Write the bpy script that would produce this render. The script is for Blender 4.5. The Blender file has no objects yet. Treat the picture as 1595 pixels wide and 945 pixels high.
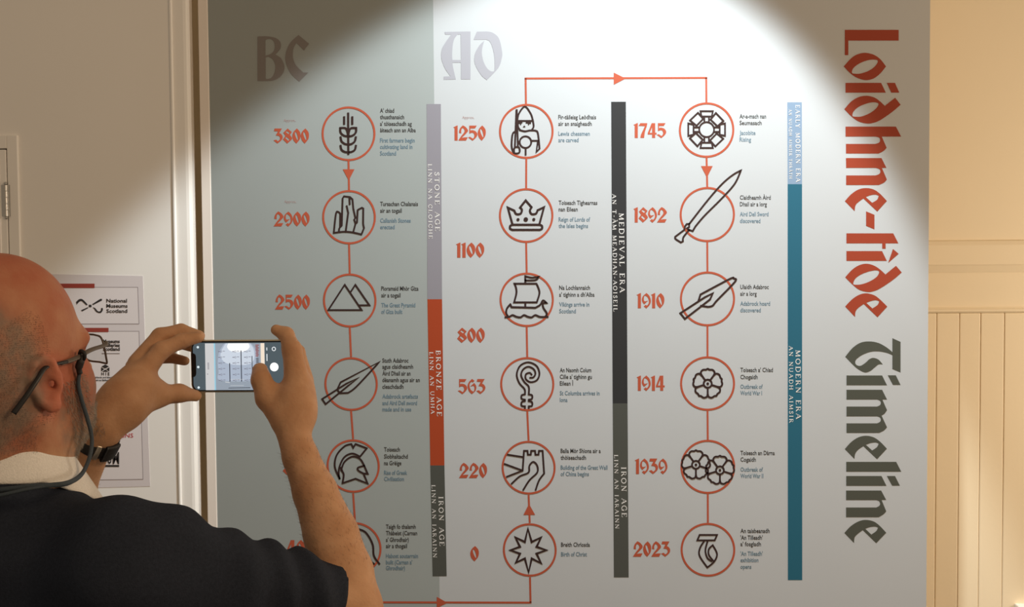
import bpy, bmesh, math, random
import numpy as np
from mathutils import Vector, Matrix

# ------------------------------------------------------------------ camera, light, exposure
SC = bpy.context.scene
COL = SC.collection
W0, H0, FPX = 1595.0, 945.0, 1960.0
YAW, PITCH, ROLL = -0.05315483, -0.04454904, -0.00819222
CAMZ = 1.72
_fw = Vector((math.sin(YAW) * math.cos(PITCH), math.cos(YAW) * math.cos(PITCH), math.sin(PITCH)))
_r0 = Vector((math.cos(YAW), -math.sin(YAW), 0))
_u0 = _r0.cross(_fw)
_rt = _r0 * math.cos(ROLL) + _u0 * math.sin(ROLL)
_up = -_r0 * math.sin(ROLL) + _u0 * math.cos(ROLL)
cam_d = bpy.data.cameras.new('camera')
cam = bpy.data.objects.new('camera', cam_d)
COL.objects.link(cam)
cam.matrix_world = Matrix(((_rt.x, _up.x, -_fw.x, 0), (_rt.y, _up.y, -_fw.y, 0), (_rt.z, _up.z, -_fw.z, CAMZ), (0, 0, 0, 1)))
cam_d.sensor_width = 36.0
cam_d.lens = 36.0 * FPX / W0
cam_d.clip_start = 0.02
SC.camera = cam

vs = SC.view_settings
vs.view_transform = 'Standard'
vs.look = 'None'
vs.gamma = 1
vs.use_curve_mapping = False
vs.exposure = 0.0

world = bpy.data.worlds.new('room_air')
SC.world = world
world.use_nodes = True
_bg = world.node_tree.nodes['Background']
_bg.inputs[0].default_value = (1.0, 0.80, 0.58, 1)
_bg.inputs[1].default_value = 0.28


def spot(name, loc, direction, power, half_angle, blend, size, color):
    l = bpy.data.lights.new(name, 'SPOT')
    l.energy = power
    l.spot_size = 2 * math.radians(half_angle)
    l.spot_blend = blend
    l.shadow_soft_size = size
    l.color = color
    o = bpy.data.objects.new(name, l)
    COL.objects.link(o)
    o.location = loc
    o.rotation_euler = Vector(direction).to_track_quat('-Z', 'Y').to_euler()
    return o


def area(name, loc, direction, power, sx, sy, color):
    l = bpy.data.lights.new(name, 'AREA')
    l.shape = 'RECTANGLE'
    l.size, l.size_y = sx, sy
    l.energy = power
    l.color = color
    o = bpy.data.objects.new(name, l)
    COL.objects.link(o)
    o.location = loc
    o.rotation_euler = Vector(direction).to_track_quat('-Z', 'Y').to_euler()
    return o


# ceiling spotlight that scallops the panel, a warm lamp by the right wall, warm ceiling light behind the viewer
spot('display_spotlight', (0.34, 2.10, CAMZ + 1.17), (-0.272, 0.5, -1), 148, 34.9, 0.22, 0.04, (0.87, 0.965, 1.0))
area('warm_wall_lamp', (2.4, 2.85, 1.5), (-0.62, 0.30, -0.20), 18.5, 0.4, 0.4, (1.0, 0.87, 0.70))
area('warm_ceiling_light', (1.7, 0.4, 2.7), (-0.25, 1.0, -0.85), 29, 1.0, 0.6, (1.0, 0.70, 0.42))

# ------------------------------------------------------------------ helpers


def U(px, py, Y):
    """world point on the plane y = Y that the photograph shows at pixel px, py"""
    d = _fw + _rt * ((px - W0 / 2) / FPX) - _up * ((py - H0 / 2) / FPX)
    k = Y / d.y
    return Vector((d.x * k, Y, d.z * k + CAMZ))


def lin(c):
    return tuple(((v / 255.0) / 12.92 if v / 255.0 <= 0.04045 else ((v / 255.0 + 0.055) / 1.055) ** 2.4) for v in c)


def mat(name, col, rough=0.6, metal=0.0, noise=0.0, nscale=40.0, bump=0.0, bscale=200.0, spec=0.4, sss=0.0, emit=0.0):
    m = bpy.data.materials.new(name)
    m.use_nodes = True
    nt = m.node_tree
    b = nt.nodes['Principled BSDF']
    b.inputs['Base Color'].default_value = (*col, 1)
    b.inputs['Roughness'].default_value = rough
    b.inputs['Metallic'].default_value = metal
    b.inputs['Specular IOR Level'].default_value = spec
    tc = nt.nodes.new('ShaderNodeTexCoord')
    if noise > 0:
        n = nt.nodes.new('ShaderNodeTexNoise')
        n.inputs['Scale'].default_value = nscale
        n.inputs['Detail'].default_value = 4
        nt.links.new(tc.outputs['Object'], n.inputs['Vector'])
        mx = nt.nodes.new('ShaderNodeMix')
        mx.data_type = 'RGBA'
        mx.inputs[6].default_value = (*[min(1, c * (1 + noise)) for c in col], 1)
        mx.inputs[7].default_value = (*[c * (1 - noise) for c in col], 1)
        nt.links.new(n.outputs['Fac'], mx.inputs[0])
        nt.links.new(mx.outputs[2], b.inputs['Base Color'])
    if bump > 0:
        n2 = nt.nodes.new('ShaderNodeTexNoise')
        n2.inputs['Scale'].default_value = bscale
        n2.inputs['Detail'].default_value = 3
        nt.links.new(tc.outputs['Object'], n2.inputs['Vector'])
        bp = nt.nodes.new('ShaderNodeBump')
        bp.inputs['Strength'].default_value = bump
        bp.inputs['Distance'].default_value = 0.002
        nt.links.new(n2.outputs['Fac'], bp.inputs['Height'])
        nt.links.new(bp.outputs['Normal'], b.inputs['Normal'])
    if sss > 0:
        b.inputs['Subsurface Weight'].default_value = sss
        b.inputs['Subsurface Radius'].default_value = (0.008, 0.003, 0.0015)
        b.inputs['Subsurface Scale'].default_value = 1.0
    if emit > 0:
        b.inputs['Emission Color'].default_value = (*col, 1)
        b.inputs['Emission Strength'].default_value = emit
    return m


def link(name, me, m=None, parent=None):
    o = bpy.data.objects.new(name, me)
    COL.objects.link(o)
    if m is not None:
        me.materials.append(m)
    if parent is not None:
        o.parent = parent
        base = parent
        while base.parent is not None:
            base = base.parent
        if parent is base:
            o.matrix_parent_inverse = Matrix.Translation(-parent.location)
    return o


def thing(name, label, cat, loc, group=None):
    o = bpy.data.objects.new(name, None)
    COL.objects.link(o)
    o.location = loc
    o.empty_display_size = 0.05
    o['label'] = label
    o['category'] = cat
    if group:
        o['group'] = group
    return o


def tag(o, label, cat, group=None):
    o['label'] = label
    o['category'] = cat
    if group:
        o['group'] = group
    return o


def structure(o):
    o['kind'] = 'structure'
    return o


def shade(o, angle=None):
    for p in o.data.polygons:
        p.use_smooth = True
    return o


def mesh_of(name, vs_, fs, m=None, parent=None, smooth=False):
    me = bpy.data.meshes.new(name)
    me.from_pydata([tuple(v) for v in vs_], [], fs)
    me.update()
    o = link(name, me, m, parent)
    if smooth:
        shade(o)
    return o


def box_bm(bm, lo, hi, bev=0.0):
    r = bmesh.ops.create_cube(bm, size=1.0)
    for v in r['verts']:
        v.co = Vector([(lo[i] + hi[i]) / 2 + v.co[i] * (hi[i] - lo[i]) for i in range(3)])
    if bev > 0:
        es = list({e for v in r['verts'] for e in v.link_edges})
        bmesh.ops.bevel(bm, geom=es, offset=bev, segments=3, affect='EDGES', profile=0.5)


def box(name, lo, hi, m, parent=None, bev=0.0):
    bm = bmesh.new()
    box_bm(bm, lo, hi, bev)
    me = bpy.data.meshes.new(name)
    bm.to_mesh(me)
    bm.free()
    return link(name, me, m, parent)


def prof_x(name, prof, x0, x1, m, parent=None):
    """extrude a (y, z) profile along x"""
    n = len(prof)
    vv = [(x0, y, z) for y, z in prof] + [(x1, y, z) for y, z in prof]
    ff = [(i, (i + 1) % n, n + (i + 1) % n, n + i) for i in range(n)] + [tuple(range(n))[::-1], tuple(range(n, 2 * n))]
    o = mesh_of(name, vv, ff, m, parent)
    bm = bmesh.new(); bm.from_mesh(o.data); bmesh.ops.recalc_face_normals(bm, faces=bm.faces); bm.to_mesh(o.data); bm.free()
    return o


def prof_z(name, prof, z0, z1, m, parent=None):
    """extrude an (x, y) profile along z"""
    n = len(prof)
    vv = [(x, y, z0) for x, y in prof] + [(x, y, z1) for x, y in prof]
    ff = [(i, (i + 1) % n, n + (i + 1) % n, n + i) for i in range(n)] + [tuple(range(n))[::-1], tuple(range(n, 2 * n))]
    o = mesh_of(name, vv, ff, m, parent)
    bm = bmesh.new(); bm.from_mesh(o.data); bmesh.ops.recalc_face_normals(bm, faces=bm.faces); bm.to_mesh(o.data); bm.free()
    return o


def catmull(P, closed, n=8):
    out = []
    N = len(P)
    rng = range(N if closed else N - 1)
    for i in rng:
        if closed:
            p0, p1, p2, p3 = P[i - 1], P[i], P[(i + 1) % N], P[(i + 2) % N]
        else:
            p1, p2 = P[i], P[i + 1]
            p0 = P[i - 1] if i > 0 else p1
            p3 = P[i + 2] if i + 2 < N else p2
        for k in range(n):
            t = k / n
            out.append(tuple(0.5 * ((2 * b) + (-a + c) * t + (2 * a - 5 * b + 4 * c - d) * t * t + (-a + 3 * b - 3 * c + d) * t ** 3)
                             for a, b, c, d in zip(p0, p1, p2, p3)))
    if not closed:
        out.append(tuple(P[-1]))
    return out


def path(txt, closed=True, n=6):
    """'x,y' corner points and 'x,ys' smooth points -> dense polyline"""
    pts = []
    for tok in txt.split():
        s = tok.endswith('s')
        a, b = tok.rstrip('s').split(',')
        pts.append((float(a), float(b), s))
    if all(p[2] for p in pts) and closed:
        return catmull([p[:2] for p in pts], True, n)
    if closed:
        k = next(i for i, p in enumerate(pts) if not p[2])
        pts = pts[k:] + pts[:k] + [pts[k]]
    out, run = [], [pts[0][:2]]
    for p in pts[1:]:
        run.append(p[:2])
        if not p[2]:
            out += catmull(run, False, n)[:-1] if len(run) > 2 else [run[0]]
            run = [p[:2]]
    if len(run) > 1:
        out += catmull(run, False, n)
    elif not closed:
        out.append(run[0])
    return out


def fill2d(polys, grow=0.0):
    """list of closed contours (even-odd holes) in metres -> (verts, faces) through Blender's 2D curve fill"""
    cu = bpy.data.curves.new('tmp', 'CURVE')
    cu.dimensions = '2D'
    cu.fill_mode = 'BOTH'
    cu.offset = grow
    for P in polys:
        sp = cu.splines.new('POLY')
        sp.points.add(len(P) - 1)
        for i, p in enumerate(P):
            sp.points[i].co = (p[0], p[1], 0, 1)
        sp.use_cyclic_u = True
    o = bpy.data.objects.new('tmp', cu)
    COL.objects.link(o)
    dg = bpy.context.evaluated_depsgraph_get()
    dg.update()
    me = o.evaluated_get(dg).to_mesh()
    V = [tuple(v.co) for v in me.vertices]
    F = [tuple(p.vertices) for p in me.polygons]
    bpy.data.objects.remove(o)
    bpy.data.curves.remove(cu)
    return V, F


def ribbon(P, w, closed=False, caps=True):
    """stroke a polyline with width w as one mitred strip (no overlapping faces) -> (verts, faces), 2D"""
    Q = []
    for p in P:
        if not Q or (Vector(p[:2]) - Vector(Q[-1])).length > 1e-4 * max(w, 1e-3):
            Q.append((p[0], p[1]))
    if closed and len(Q) > 2 and (Vector(Q[0]) - Vector(Q[-1])).length < 1e-4 * max(w, 1e-3):
        Q.pop()
    n = len(Q)
    h = w / 2
    V, F = [], []
    for i in range(n):
        a = Vector(Q[i - 1]) if (i > 0 or closed) else None
        b = Vector(Q[i])
        c = Vector(Q[(i + 1) % n]) if (i < n - 1 or closed) else None
        d1 = (b - a).normalized() if a is not None else None
        d2 = (c - b).normalized() if c is not None else None
        if d1 is None:
            m, k, sh = Vector((-d2.y, d2.x)), 1.0, -d2 * (h * .8 if caps else 0)
        elif d2 is None:
            m, k, sh = Vector((-d1.y, d1.x)), 1.0, d1 * (h * .8 if caps else 0)
        else:
            m = Vector((-d1.y - d2.y, d1.x + d2.x))
            if m.length < 1e-6:
                m = Vector((-d1.y, d1.x))
            m.normalize()
            k = min(2.2, 1.0 / max(.2, m.dot(Vector((-d1.y, d1.x)))))
            sh = Vector((0, 0))
        V += [tuple(b + sh + m * h * k), tuple(b + sh - m * h * k)]
    for i in range(n if closed else n - 1):
        a, b = 2 * i, 2 * ((i + 1) % n)
        F.append((a, a + 1, b + 1, b))
    return V, F


def merge(parts, layer=0.0):
    """join pieces; layer lifts each following piece a hair so that crossing strokes never share a plane"""
    V, F = [], []
    for q, (v, f) in enumerate(parts):
        k = len(V)
        V += [(p[0], p[1], q % 8 * layer) for p in v] if layer else list(v)
        F += [tuple(i + k for i in q) for q in f]
    return V, F


# ------------------------------------------------------------------ materials
M = {}
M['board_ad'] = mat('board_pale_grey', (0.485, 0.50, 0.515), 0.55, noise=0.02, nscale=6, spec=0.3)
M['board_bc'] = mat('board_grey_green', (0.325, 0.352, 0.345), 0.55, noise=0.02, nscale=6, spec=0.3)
M['orange'] = mat('print_orange', (0.43, 0.085, 0.042), 0.6, spec=0.2)
M['title_red'] = mat('print_red', (0.31, 0.047, 0.021), 0.6, spec=0.2)
M['title_grey'] = mat('print_grey_green', (0.075, 0.078, 0.062), 0.6, spec=0.2)
M['icon'] = mat('print_dark_brown', (0.035, 0.016, 0.014), 0.6, spec=0.2)
M['text_dark'] = mat('print_charcoal', (0.045, 0.042, 0.04), 0.6, spec=0.2)
M['text_blue'] = mat('print_slate_blue', (0.13, 0.20, 0.25), 0.6, spec=0.2)
M['text_white'] = mat('print_white', (0.72, 0.70, 0.68), 0.6, spec=0.2)
M['faint'] = mat('print_faint_pink', (0.42, 0.30, 0.29), 0.6, spec=0.2)
M['letters_ad'] = mat('print_silver_grey', (0.36, 0.355, 0.39), 0.6, spec=0.2)
M['letters_bc'] = mat('print_taupe', (0.22, 0.20, 0.19), 0.6, spec=0.2)
M['stone'] = mat('print_mauve_grey', (0.26, 0.245, 0.275), 0.6, spec=0.2)
M['bronze'] = mat('print_rust', (0.36, 0.055, 0.018), 0.6, spec=0.2)
M['iron'] = mat('print_iron_grey', (0.075, 0.078, 0.068), 0.6, spec=0.2)
M['medieval'] = mat('print_black_grey', (0.030, 0.030, 0.031), 0.6, spec=0.2)
M['early'] = mat('print_pale_blue', (0.21, 0.29, 0.40), 0.6, spec=0.2)
M['teal'] = mat('print_teal', (0.02, 0.115, 0.175), 0.6, spec=0.2)
M['white_paint'] = mat('white_gloss_paint', (0.94, 0.91, 0.87), 0.45, noise=0.02, nscale=3, bump=0.05, bscale=60)
M['edge_paint'] = mat('white_edge_paint', (0.88, 0.80, 0.73), 0.5, noise=0.02, nscale=5)
M['cream'] = mat('cream_wall_paint', (0.87, 0.74, 0.53), 0.6, noise=0.015, nscale=3, bump=0.08, bscale=90)
M['floor'] = mat('brown_carpet', (0.12, 0.09, 0.07), 0.9, noise=0.2, nscale=60, bump=0.3, bscale=400)
M['paper'] = mat('poster_paper', (0.74, 0.68, 0.69), 0.6, spec=0.2)
M['paper_in'] = mat('poster_paper_panel', (0.80, 0.74, 0.745), 0.6, spec=0.2)
M['paper_line'] = mat('poster_rule_grey', (0.42, 0.38, 0.40), 0.6)
M['poster_red'] = mat('poster_dark_red', (0.33, 0.05, 0.035), 0.6)
M['poster_crimson'] = mat('poster_crimson', (0.55, 0.03, 0.06), 0.6)
M['ink'] = mat('poster_ink', (0.03, 0.025, 0.025), 0.6)
M['ink_soft'] = mat('poster_soft_ink', (0.20, 0.17, 0.17), 0.6)
M['steel'] = mat('brushed_steel', (0.55, 0.53, 0.50), 0.35, metal=1.0)
M['gap'] = mat('dark_gap_shade', (0.05, 0.045, 0.04), 0.9)  # near-black colour standing in for the shade inside the door gap

# ------------------------------------------------------------------ the room
PY = 3.0                 # front face of the panel
LY = 2.985                # front face of the left-hand boarding
RY = 3.36               # cream wall behind the panel
XL0 = -2.2
xa = lambda px, Y: U(px, 470, Y).x
zb = lambda py, Y, px=1520: U(px, py, Y).z

fl = mesh_of('floor', [(-3, -1, 0), (3, -1, 0), (3, 3.3, 0), (-3, 3.3, 0)], [(0, 1, 2, 3)], M['floor'])
structure(fl)

# left white boarding: flat face, rounded corner, return; bead line and pilaster strip
x_bead = xa(276, LY)
x_cor = xa(301, LY)
wl = prof_z('wall_left', [(XL0, LY), (x_cor - 0.012, LY), (x_cor - 0.0055, LY + 0.0015), (x_cor - 0.0018, LY + 0.005), (x_cor, LY + 0.012), (x_cor, LY + 0.034), (XL0, LY + 0.034)], 0, 3.3, M['white_paint'])
structure(wl)
tr = prof_z('trim_1', [(x_bead - 0.0045, LY + 0.003), (x_bead - 0.0045, LY - 0.003), (x_bead - 0.003, LY - 0.0055), (x_bead + 0.000, LY - 0.0055), (x_bead + 0.0015, LY - 0.003), (x_bead + 0.0015, LY + 0.003)], 0, 3.3, M['white_paint'])
structure(tr)

# cupboard door in the boarding at far left
dx1, dx2 = xa(35, LY), xa(17.5, LY)
dz1, dz2 = zb(211, LY, 20), zb(232.5, LY, 10)
arch = bmesh.new()
box_bm(arch, (dx2 + 0.0016, LY - 0.007, 0.0), (dx1, LY + 0.004, dz1), 0.002)
box_bm(arch, (XL0 + 0.2, LY - 0.007, dz2 + 0.0016), (dx2 + 0.0016, LY + 0.004, dz1), 0.002)
me = bpy.data.meshes.new('trim_2'); arch.to_mesh(me); arch.free()
structure(link('trim_2', me, M['white_paint']))
gap = box('gap_shade_sheet', (XL0 + 0.2, LY - 0.001, 0.0), (dx2 + 0.0016, LY + 0.002, dz2 + 0.0016), M['gap'])  # dark sheet behind the door; paints the shade seen in its gap
structure(gap)
door = box('door_1', (XL0 + 0.22, LY - 0.0085, 0.01), (dx2 - 0.0006, LY + 0.001, dz2 - 0.0012), M['white_paint'], None, 0.0015)
structure(door)
bead = bmesh.new()
bx1, bz1 = xa(7.5, LY), zb(246, LY, 5)
box_bm(bead, (bx1 - 0.005, LY - 0.0115, 0.2), (bx1, LY - 0.006, bz1), 0.002)
box_bm(bead, (XL0 + 0.3, LY - 0.0115, bz1 - 0.005), (bx1 - 0.005, LY - 0.006, bz1), 0.002)
me = bpy.data.meshes.new('door_moulding'); bead.to_mesh(me); bead.free()
link('door_moulding', me, M['white_paint'], door)
# hinge: two leaves and a knuckled barrel
hx = xa(16.6, LY)
hz0, hz1 = zb(337, LY, 17), zb(288, LY, 17)
hb = bmesh.new()
nk = 5
for k in range(nk):
    a, b = hz0 + (hz1 - hz0) * k / nk, hz0 + (hz1 - hz0) * (k + 1) / nk
    r = bmesh.ops.create_cone(hb, cap_ends=True, segments=16, radius1=0.0042, radius2=0.0042, depth=(b - a) * 0.93)
    for v in r['verts']:
        v.co += Vector((hx, LY - 0.0115, (a + b) / 2))
for s in (hz0 - 0.003, hz1 + 0.003):
    r = bmesh.ops.create_uvsphere(hb, u_segments=12, v_segments=8, radius=0.0042)
    for v in r['verts']:
        v.co += Vector((hx, LY - 0.0115, s))
box_bm(hb, (hx - 0.012, LY - 0.0092, hz0), (hx + 0.001, LY - 0.0078, hz1))
box_bm(hb, (hx + 0.0008, LY - 0.0085, hz0), (hx + 0.009, LY - 0.0065, hz1))
me = bpy.data.meshes.new('door_hinge'); hb.to_mesh(me); hb.free()
link('door_hinge', me, M['steel'], door)

# cream wall to the right with dado mouldings and matchboarding
wr = prof_x('wall_right', [(RY, 0), (RY + 0.1, 0), (RY + 0.1, 3.3), (RY, 3.3)], XL0, 3.0, M['cream'])
structure(wr)
zt, zu, zv = zb(373, RY), zb(381.5, RY), zb(413, RY)
zw, zx, zy = zb(424, RY), zb(478, RY), zb(487, RY)
X1 = 3.0
X0r = 0.6
structure(prof_x('trim_4', [(RY + 0.002, zt), (RY - 0.006, zt - 0.004), (RY - 0.012, zu), (RY - 0.012, zv + 0.002), (RY - 0.010, zv), (RY - 0.002, zw), (RY + 0.002, zw)], X0r, X1, M['cream']))
structure(prof_x('trim_5', [(RY + 0.002, zx), (RY - 0.002, zx), (RY - 0.005, zx - 0.0035), (RY - 0.009, zx - 0.006), (RY - 0.009, zy + 0.004), (RY - 0.004, zy), (RY + 0.002, zy)], X0r, X1, M['cream']))
gx = [xa(p, RY) for p in (1395, 1426, 1458.5, 1494, 1527, 1564)]
while gx[-1] < 2.6:
    gx.append(gx[-1] + (gx[-1] - gx[-2]))
pl = bmesh.new()
for a, b in zip(gx[:-1], gx[1:]):
    box_bm(pl, (a + 0.0006, RY - 0.004, 0.0), (b - 0.0006, RY + 0.002, zy - 0.0005), 0.0022)
me = bpy.data.meshes.new('trim_6'); pl.to_mesh(me); pl.free()
structure(link('trim_6', me, M['cream']))
structure(box('trim_7', (xa(1584, RY), RY - 0.03, zb(960, RY, 1590)), (xa(1640, RY), RY, zb(939, RY, 1590)), M['white_paint'], None, 0.003))

# ------------------------------------------------------------------ the timeline panel
PZ0, PZ1 = 0.06, 2.85
pb = lambda px, py: U(px, py, PY)
xl_o, xl_i, xr = pb(314, 300).x, pb(329, 300).x, pb(1447, 300).x
PANEL = thing('timeline_panel', 'large pale grey timeline display panel with orange circles and red vertical title lettering', 'display panel', (0, PY + 0.02, PZ0))
x_split = pb(679, 400).x
box('backing_board', (xl_i, PY + 0.0012, PZ0), (xr, PY + 0.035, PZ1), M['edge_paint'], PANEL)
o = prof_z('edge_strip', [(xl_o, PY + 0.06), (xl_o, PY - 0.0005), (xl_o + 0.0015, PY - 0.002), (xl_i - 0.0015, PY - 0.002), (xl_i, PY - 0.0008), (xl_i, PY + 0.06)], PZ0, PZ1, M['edge_paint'], PANEL)
o['label'] = 'narrow off-white strip down the left edge'


def sheet(name, x0, x1, m, label):
    o = mesh_of(name, [(x0, PY, PZ0), (x1, PY, PZ0), (x1, PY, PZ1), (x0, PY, PZ1), (x0, PY + 0.0012, PZ0), (x1, PY + 0.0012, PZ0), (x1, PY + 0.0012, PZ1), (x0, PY + 0.0012, PZ1)],
                [(0, 1, 2, 3), (5, 4, 7, 6), (4, 0, 3, 7), (1, 5, 6, 2), (3, 2, 6, 7), (4, 5, 1, 0)], m, PANEL)
    o['label'] = label
    return o


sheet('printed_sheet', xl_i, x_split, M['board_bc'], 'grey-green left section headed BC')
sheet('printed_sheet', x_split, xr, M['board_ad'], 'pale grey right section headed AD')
EPS = [0.0006]


def onto(V, F, name, m, off=0.0006, parent=None, conv=None, Y=PY):
    """2D pixel geometry -> flat print lying on the panel face"""
    vv = [U(v[0], v[1], Y) for v in V]
    vv = [(v.x, Y - off - (q[2] if len(q) > 2 else 0), v.z) for v, q in zip(vv, V)]
    o = mesh_of(name, vv, F, m, parent or PANEL)
    bm = bmesh.new(); bm.from_mesh(o.data)
    for f in bm.faces:
        f.normal_update()
        if f.normal.y > 0:
            f.normal_flip()
    bm.to_mesh(o.data); bm.free()
    return o


def frame(ox, oy, s):
    return lambda P: [(ox + p[0] / s, oy + p[1] / s) for p in P]


def fill_px(fr, txts):
    """closed contour strings in a zoom frame -> filled pixel geometry"""
    polys = [fr(path(t)) for t in txts]
    V, F = fill2d([[(p[0] / 100, -p[1] / 100) for p in P] for P in polys])
    return [(v[0] * 100, -v[1] * 100) for v in V], F


# era bars
def bar(name, quad, m, label, off=0.0005):
    o = onto(quad, [(0, 1, 2, 3)], name, m, off)
    o['label'] = label
    return o


bar('era_bar', [(664.7, 162), (686.7, 162), (688.6, 465.8), (665.8, 465.8)], M['stone'], 'mauve grey stone age bar')
bar('era_bar', [(665.8, 465.8), (688.6, 465.8), (692.3, 724.5), (670.3, 724.5)], M['bronze'], 'rust red bronze age bar')
bar('era_bar', [(670.3, 724.5), (692.3, 724.5), (695.8, 897), (673.9, 897)], M['iron'], 'grey iron age bar at lower left')
bar('era_bar', [(952, 158.5), (974.8, 158.5), (977.5, 628), (954.3, 628)], M['medieval'], 'near-black medieval era bar')
bar('era_bar', [(954.3, 628), (977.5, 628), (979.2, 898.8), (956.2, 898.8)], M['iron'], 'grey iron age bar in the middle')
bar('era_bar', [(1226.3, 159.3), (1248.8, 159.3), (1249.2, 286.7), (1226.8, 286.7)], M['early'], 'pale blue early modern bar')
bar('era_bar', [(1226.8, 286.7), (1249.2, 286.7), (1249.5, 903), (1227.2, 903)], M['teal'], 'teal modern era bar')

# title lettering
A, B, C_, D_ = frame(1300, 30, 7.875), frame(1300, 140, 7.875), frame(1300, 250, 7.875), frame(1300, 355, 6.3)
E_, F_, G_ = frame(1300, 515, 7.875), frame(1300, 625, 7.875), frame(1300, 735, 7.875)
red = [
    fill_px(A, ['125,130 785,130 785,262 168,262 168,440 125,440']),
    fill_px(A, ['112,578 200,480s 280,430s 375,412s 480,435s 560,490s 630,578 560,665s 480,725s 385,747s 280,720s 190,660s',
                '212,655s 230,600s 300,545s 400,505s 480,495s 530,510s 500,570s 420,630s 320,665s 250,668s']),
    fill_px(A, ['133,780 570,780 628,900 133,900']), fill_px(A, ['640,780 740,780 793,900 695,900']),
    fill_px(B, ['118,237 200,145s 290,90s 385,72s 480,90s 550,135s 615,195 742,95 810,182 700,275s 560,370s 470,405s 390,412s 290,385s 200,320s',
                '217,315s 235,260s 300,205s 400,165s 480,152s 537,168s 510,225s 430,285s 330,325s 250,328s']),
    fill_px(B, ['133,450 752,450 815,572 578,572 637,708 605,745s 540,780 138,780 138,662 500,662 545,645s 557,615s 545,585s 500,572 133,572']),
    fill_px(C_, ['138,-31 575,-31 635,90 580,90 640,232 605,270s 540,300 140,300 140,182 500,182 545,165s 560,135s 548,105s 500,90 140,90']),
    fill_px(C_, ['125,498 200,415s 290,355s 385,337s 480,355s 560,410s 640,495 522,625 352,465 290,510s 255,550s 245,620',
                 '382,447 440,425s 500,418s 540,432 520,480s 460,517']),
    fill_px(C_, ['385,622 488,665 488,843 385,800']),
    fill_px(D_, ['115,52 575,52 625,150 500,150 500,203 466,203 466,150 115,150']),
    fill_px(D_, ['115,226 465,226 512,322 115,322']), fill_px(D_, ['572,205 628,252 525,342']),
    fill_px(D_, ['103,483 170,410s 240,365s 315,350s 390,370s 450,410s 498,455 602,370 658,435 570,510s 450,590s 380,620s 320,627s 240,605s 170,550s',
                 '182,545s 200,500s 250,460s 330,428s 400,415s 436,428s 415,475s 350,520s 270,550s 205,556s']),
    fill_px(D_, ['103,770 170,700s 240,655s 310,640s 390,660s 450,705s 516,770 420,875 285,745 230,785s 205,820s 200,872',
                 '310,733 360,715s 405,708s 437,718 420,755s 370,788']),
]
o = onto(*merge(red), 'title_lettering', M['title_red'])
o['label'] = 'red Gaelic title lettering'
dark = [
    fill_px(E_, ['708,90 808,135 808,510 708,468']),
    fill_px(E_, ['130,318 220,210s 320,145s 430,130s 540,150s 640,205s 709,262 709,298 640,270s 540,252s 440,258s 340,295s 270,345s 252,385s 270,420s 320,428s 380,390s 430,345s 480,332s 540,355s 590,412 540,412s 490,450s 440,490s 385,510s 330,495s 250,440s']),
    fill_px(E_, ['145,547 582,547 642,667 145,667']), fill_px(E_, ['652,545 750,545 808,663 715,663']),
    fill_px(F_, ['145,-144 582,-144 642,-24 585,-24 642,105 610,150s 575,172 642,315 605,355s 545,385 145,385 145,268 520,268 555,250s 566,225s 555,195s 520,182 145,182 145,62 520,62 555,45s 566,18s 555,-10s 520,-24 145,-24']),
    fill_px(F_, ['125,583 200,500s 290,440s 385,420s 480,440s 560,495s 640,578 520,707 352,547 290,590s 252,640s 243,703',
                 '382,530 440,510s 500,502s 540,515 518,560s 460,600']),
    fill_px(F_, ['142,740 755,740 817,860 142,860']),
    fill_px(G_, ['142,47 575,47 635,167 142,167']), fill_px(G_, ['640,47 740,47 800,165 705,165']),
    fill_px(G_, ['140,225 570,225 632,340 575,340 632,478 600,515s 540,552 140,552 140,433 510,433 545,415s 557,388s 545,355s 510,342 140,342']),
    fill_px(G_, ['120,745 195,665s 290,605s 380,585s 480,605s 555,660s 632,742 510,870 345,710 285,755s 245,800s 238,868',
                 '375,693 435,673s 495,667s 532,678 510,722s 450,765']),
]
o = onto(*merge(dark), 'title_lettering', M['title_grey'])
o['label'] = 'dark grey-green English title lettering'
BCf, ADf = frame(390, 40, 9.4545), frame(680, 40, 9.4545)
o = onto(*merge([fill_px(BCf, ['105,165 130,158s 260,158s 380,185s 445,250s 440,340s 370,425 450,480s 500,590s 490,680s 430,760s 340,805s 250,815 105,815',
                               '222,215 270,195s 330,215s 360,290s 345,370s 290,420s 222,440', '225,470 270,460s 330,500s 368,590s 355,690s 310,765s 240,785s 225,760']),
                 fill_px(BCf, ['710,138 865,265 790,365 680,255 640,320s 625,400s 630,480s 670,580s 780,690 855,690 720,825 600,710s 530,570s 515,450s 545,330s 610,225s'])]),
         'heading_letters', M['letters_bc'])
o['label'] = 'taupe heading letters BC'
o = onto(*merge([fill_px(ADf, ['120,92 500,85 500,790 360,790 360,545 235,545 245,620s 285,790 105,795 108,748 205,745 130,640s 80,520s 68,430s 85,330s 150,220s 215,132 128,130',
                               '310,130 355,130 360,505 235,505 230,420s 240,280s 265,190s']),
                 fill_px(ADf, ['595,88 740,85 830,105s 920,190s 965,380s 960,480s 910,620s 740,800 660,730s 580,600s 555,500s 575,390s 640,280s 705,222 680,300s 668,400s 690,520s 740,620s 800,670s 850,672 857,600s 850,450s 820,310s 780,230s 730,205 545,207'])]),
         'heading_letters', M['letters_ad'])
o['label'] = 'silver heading letters AD'

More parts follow.
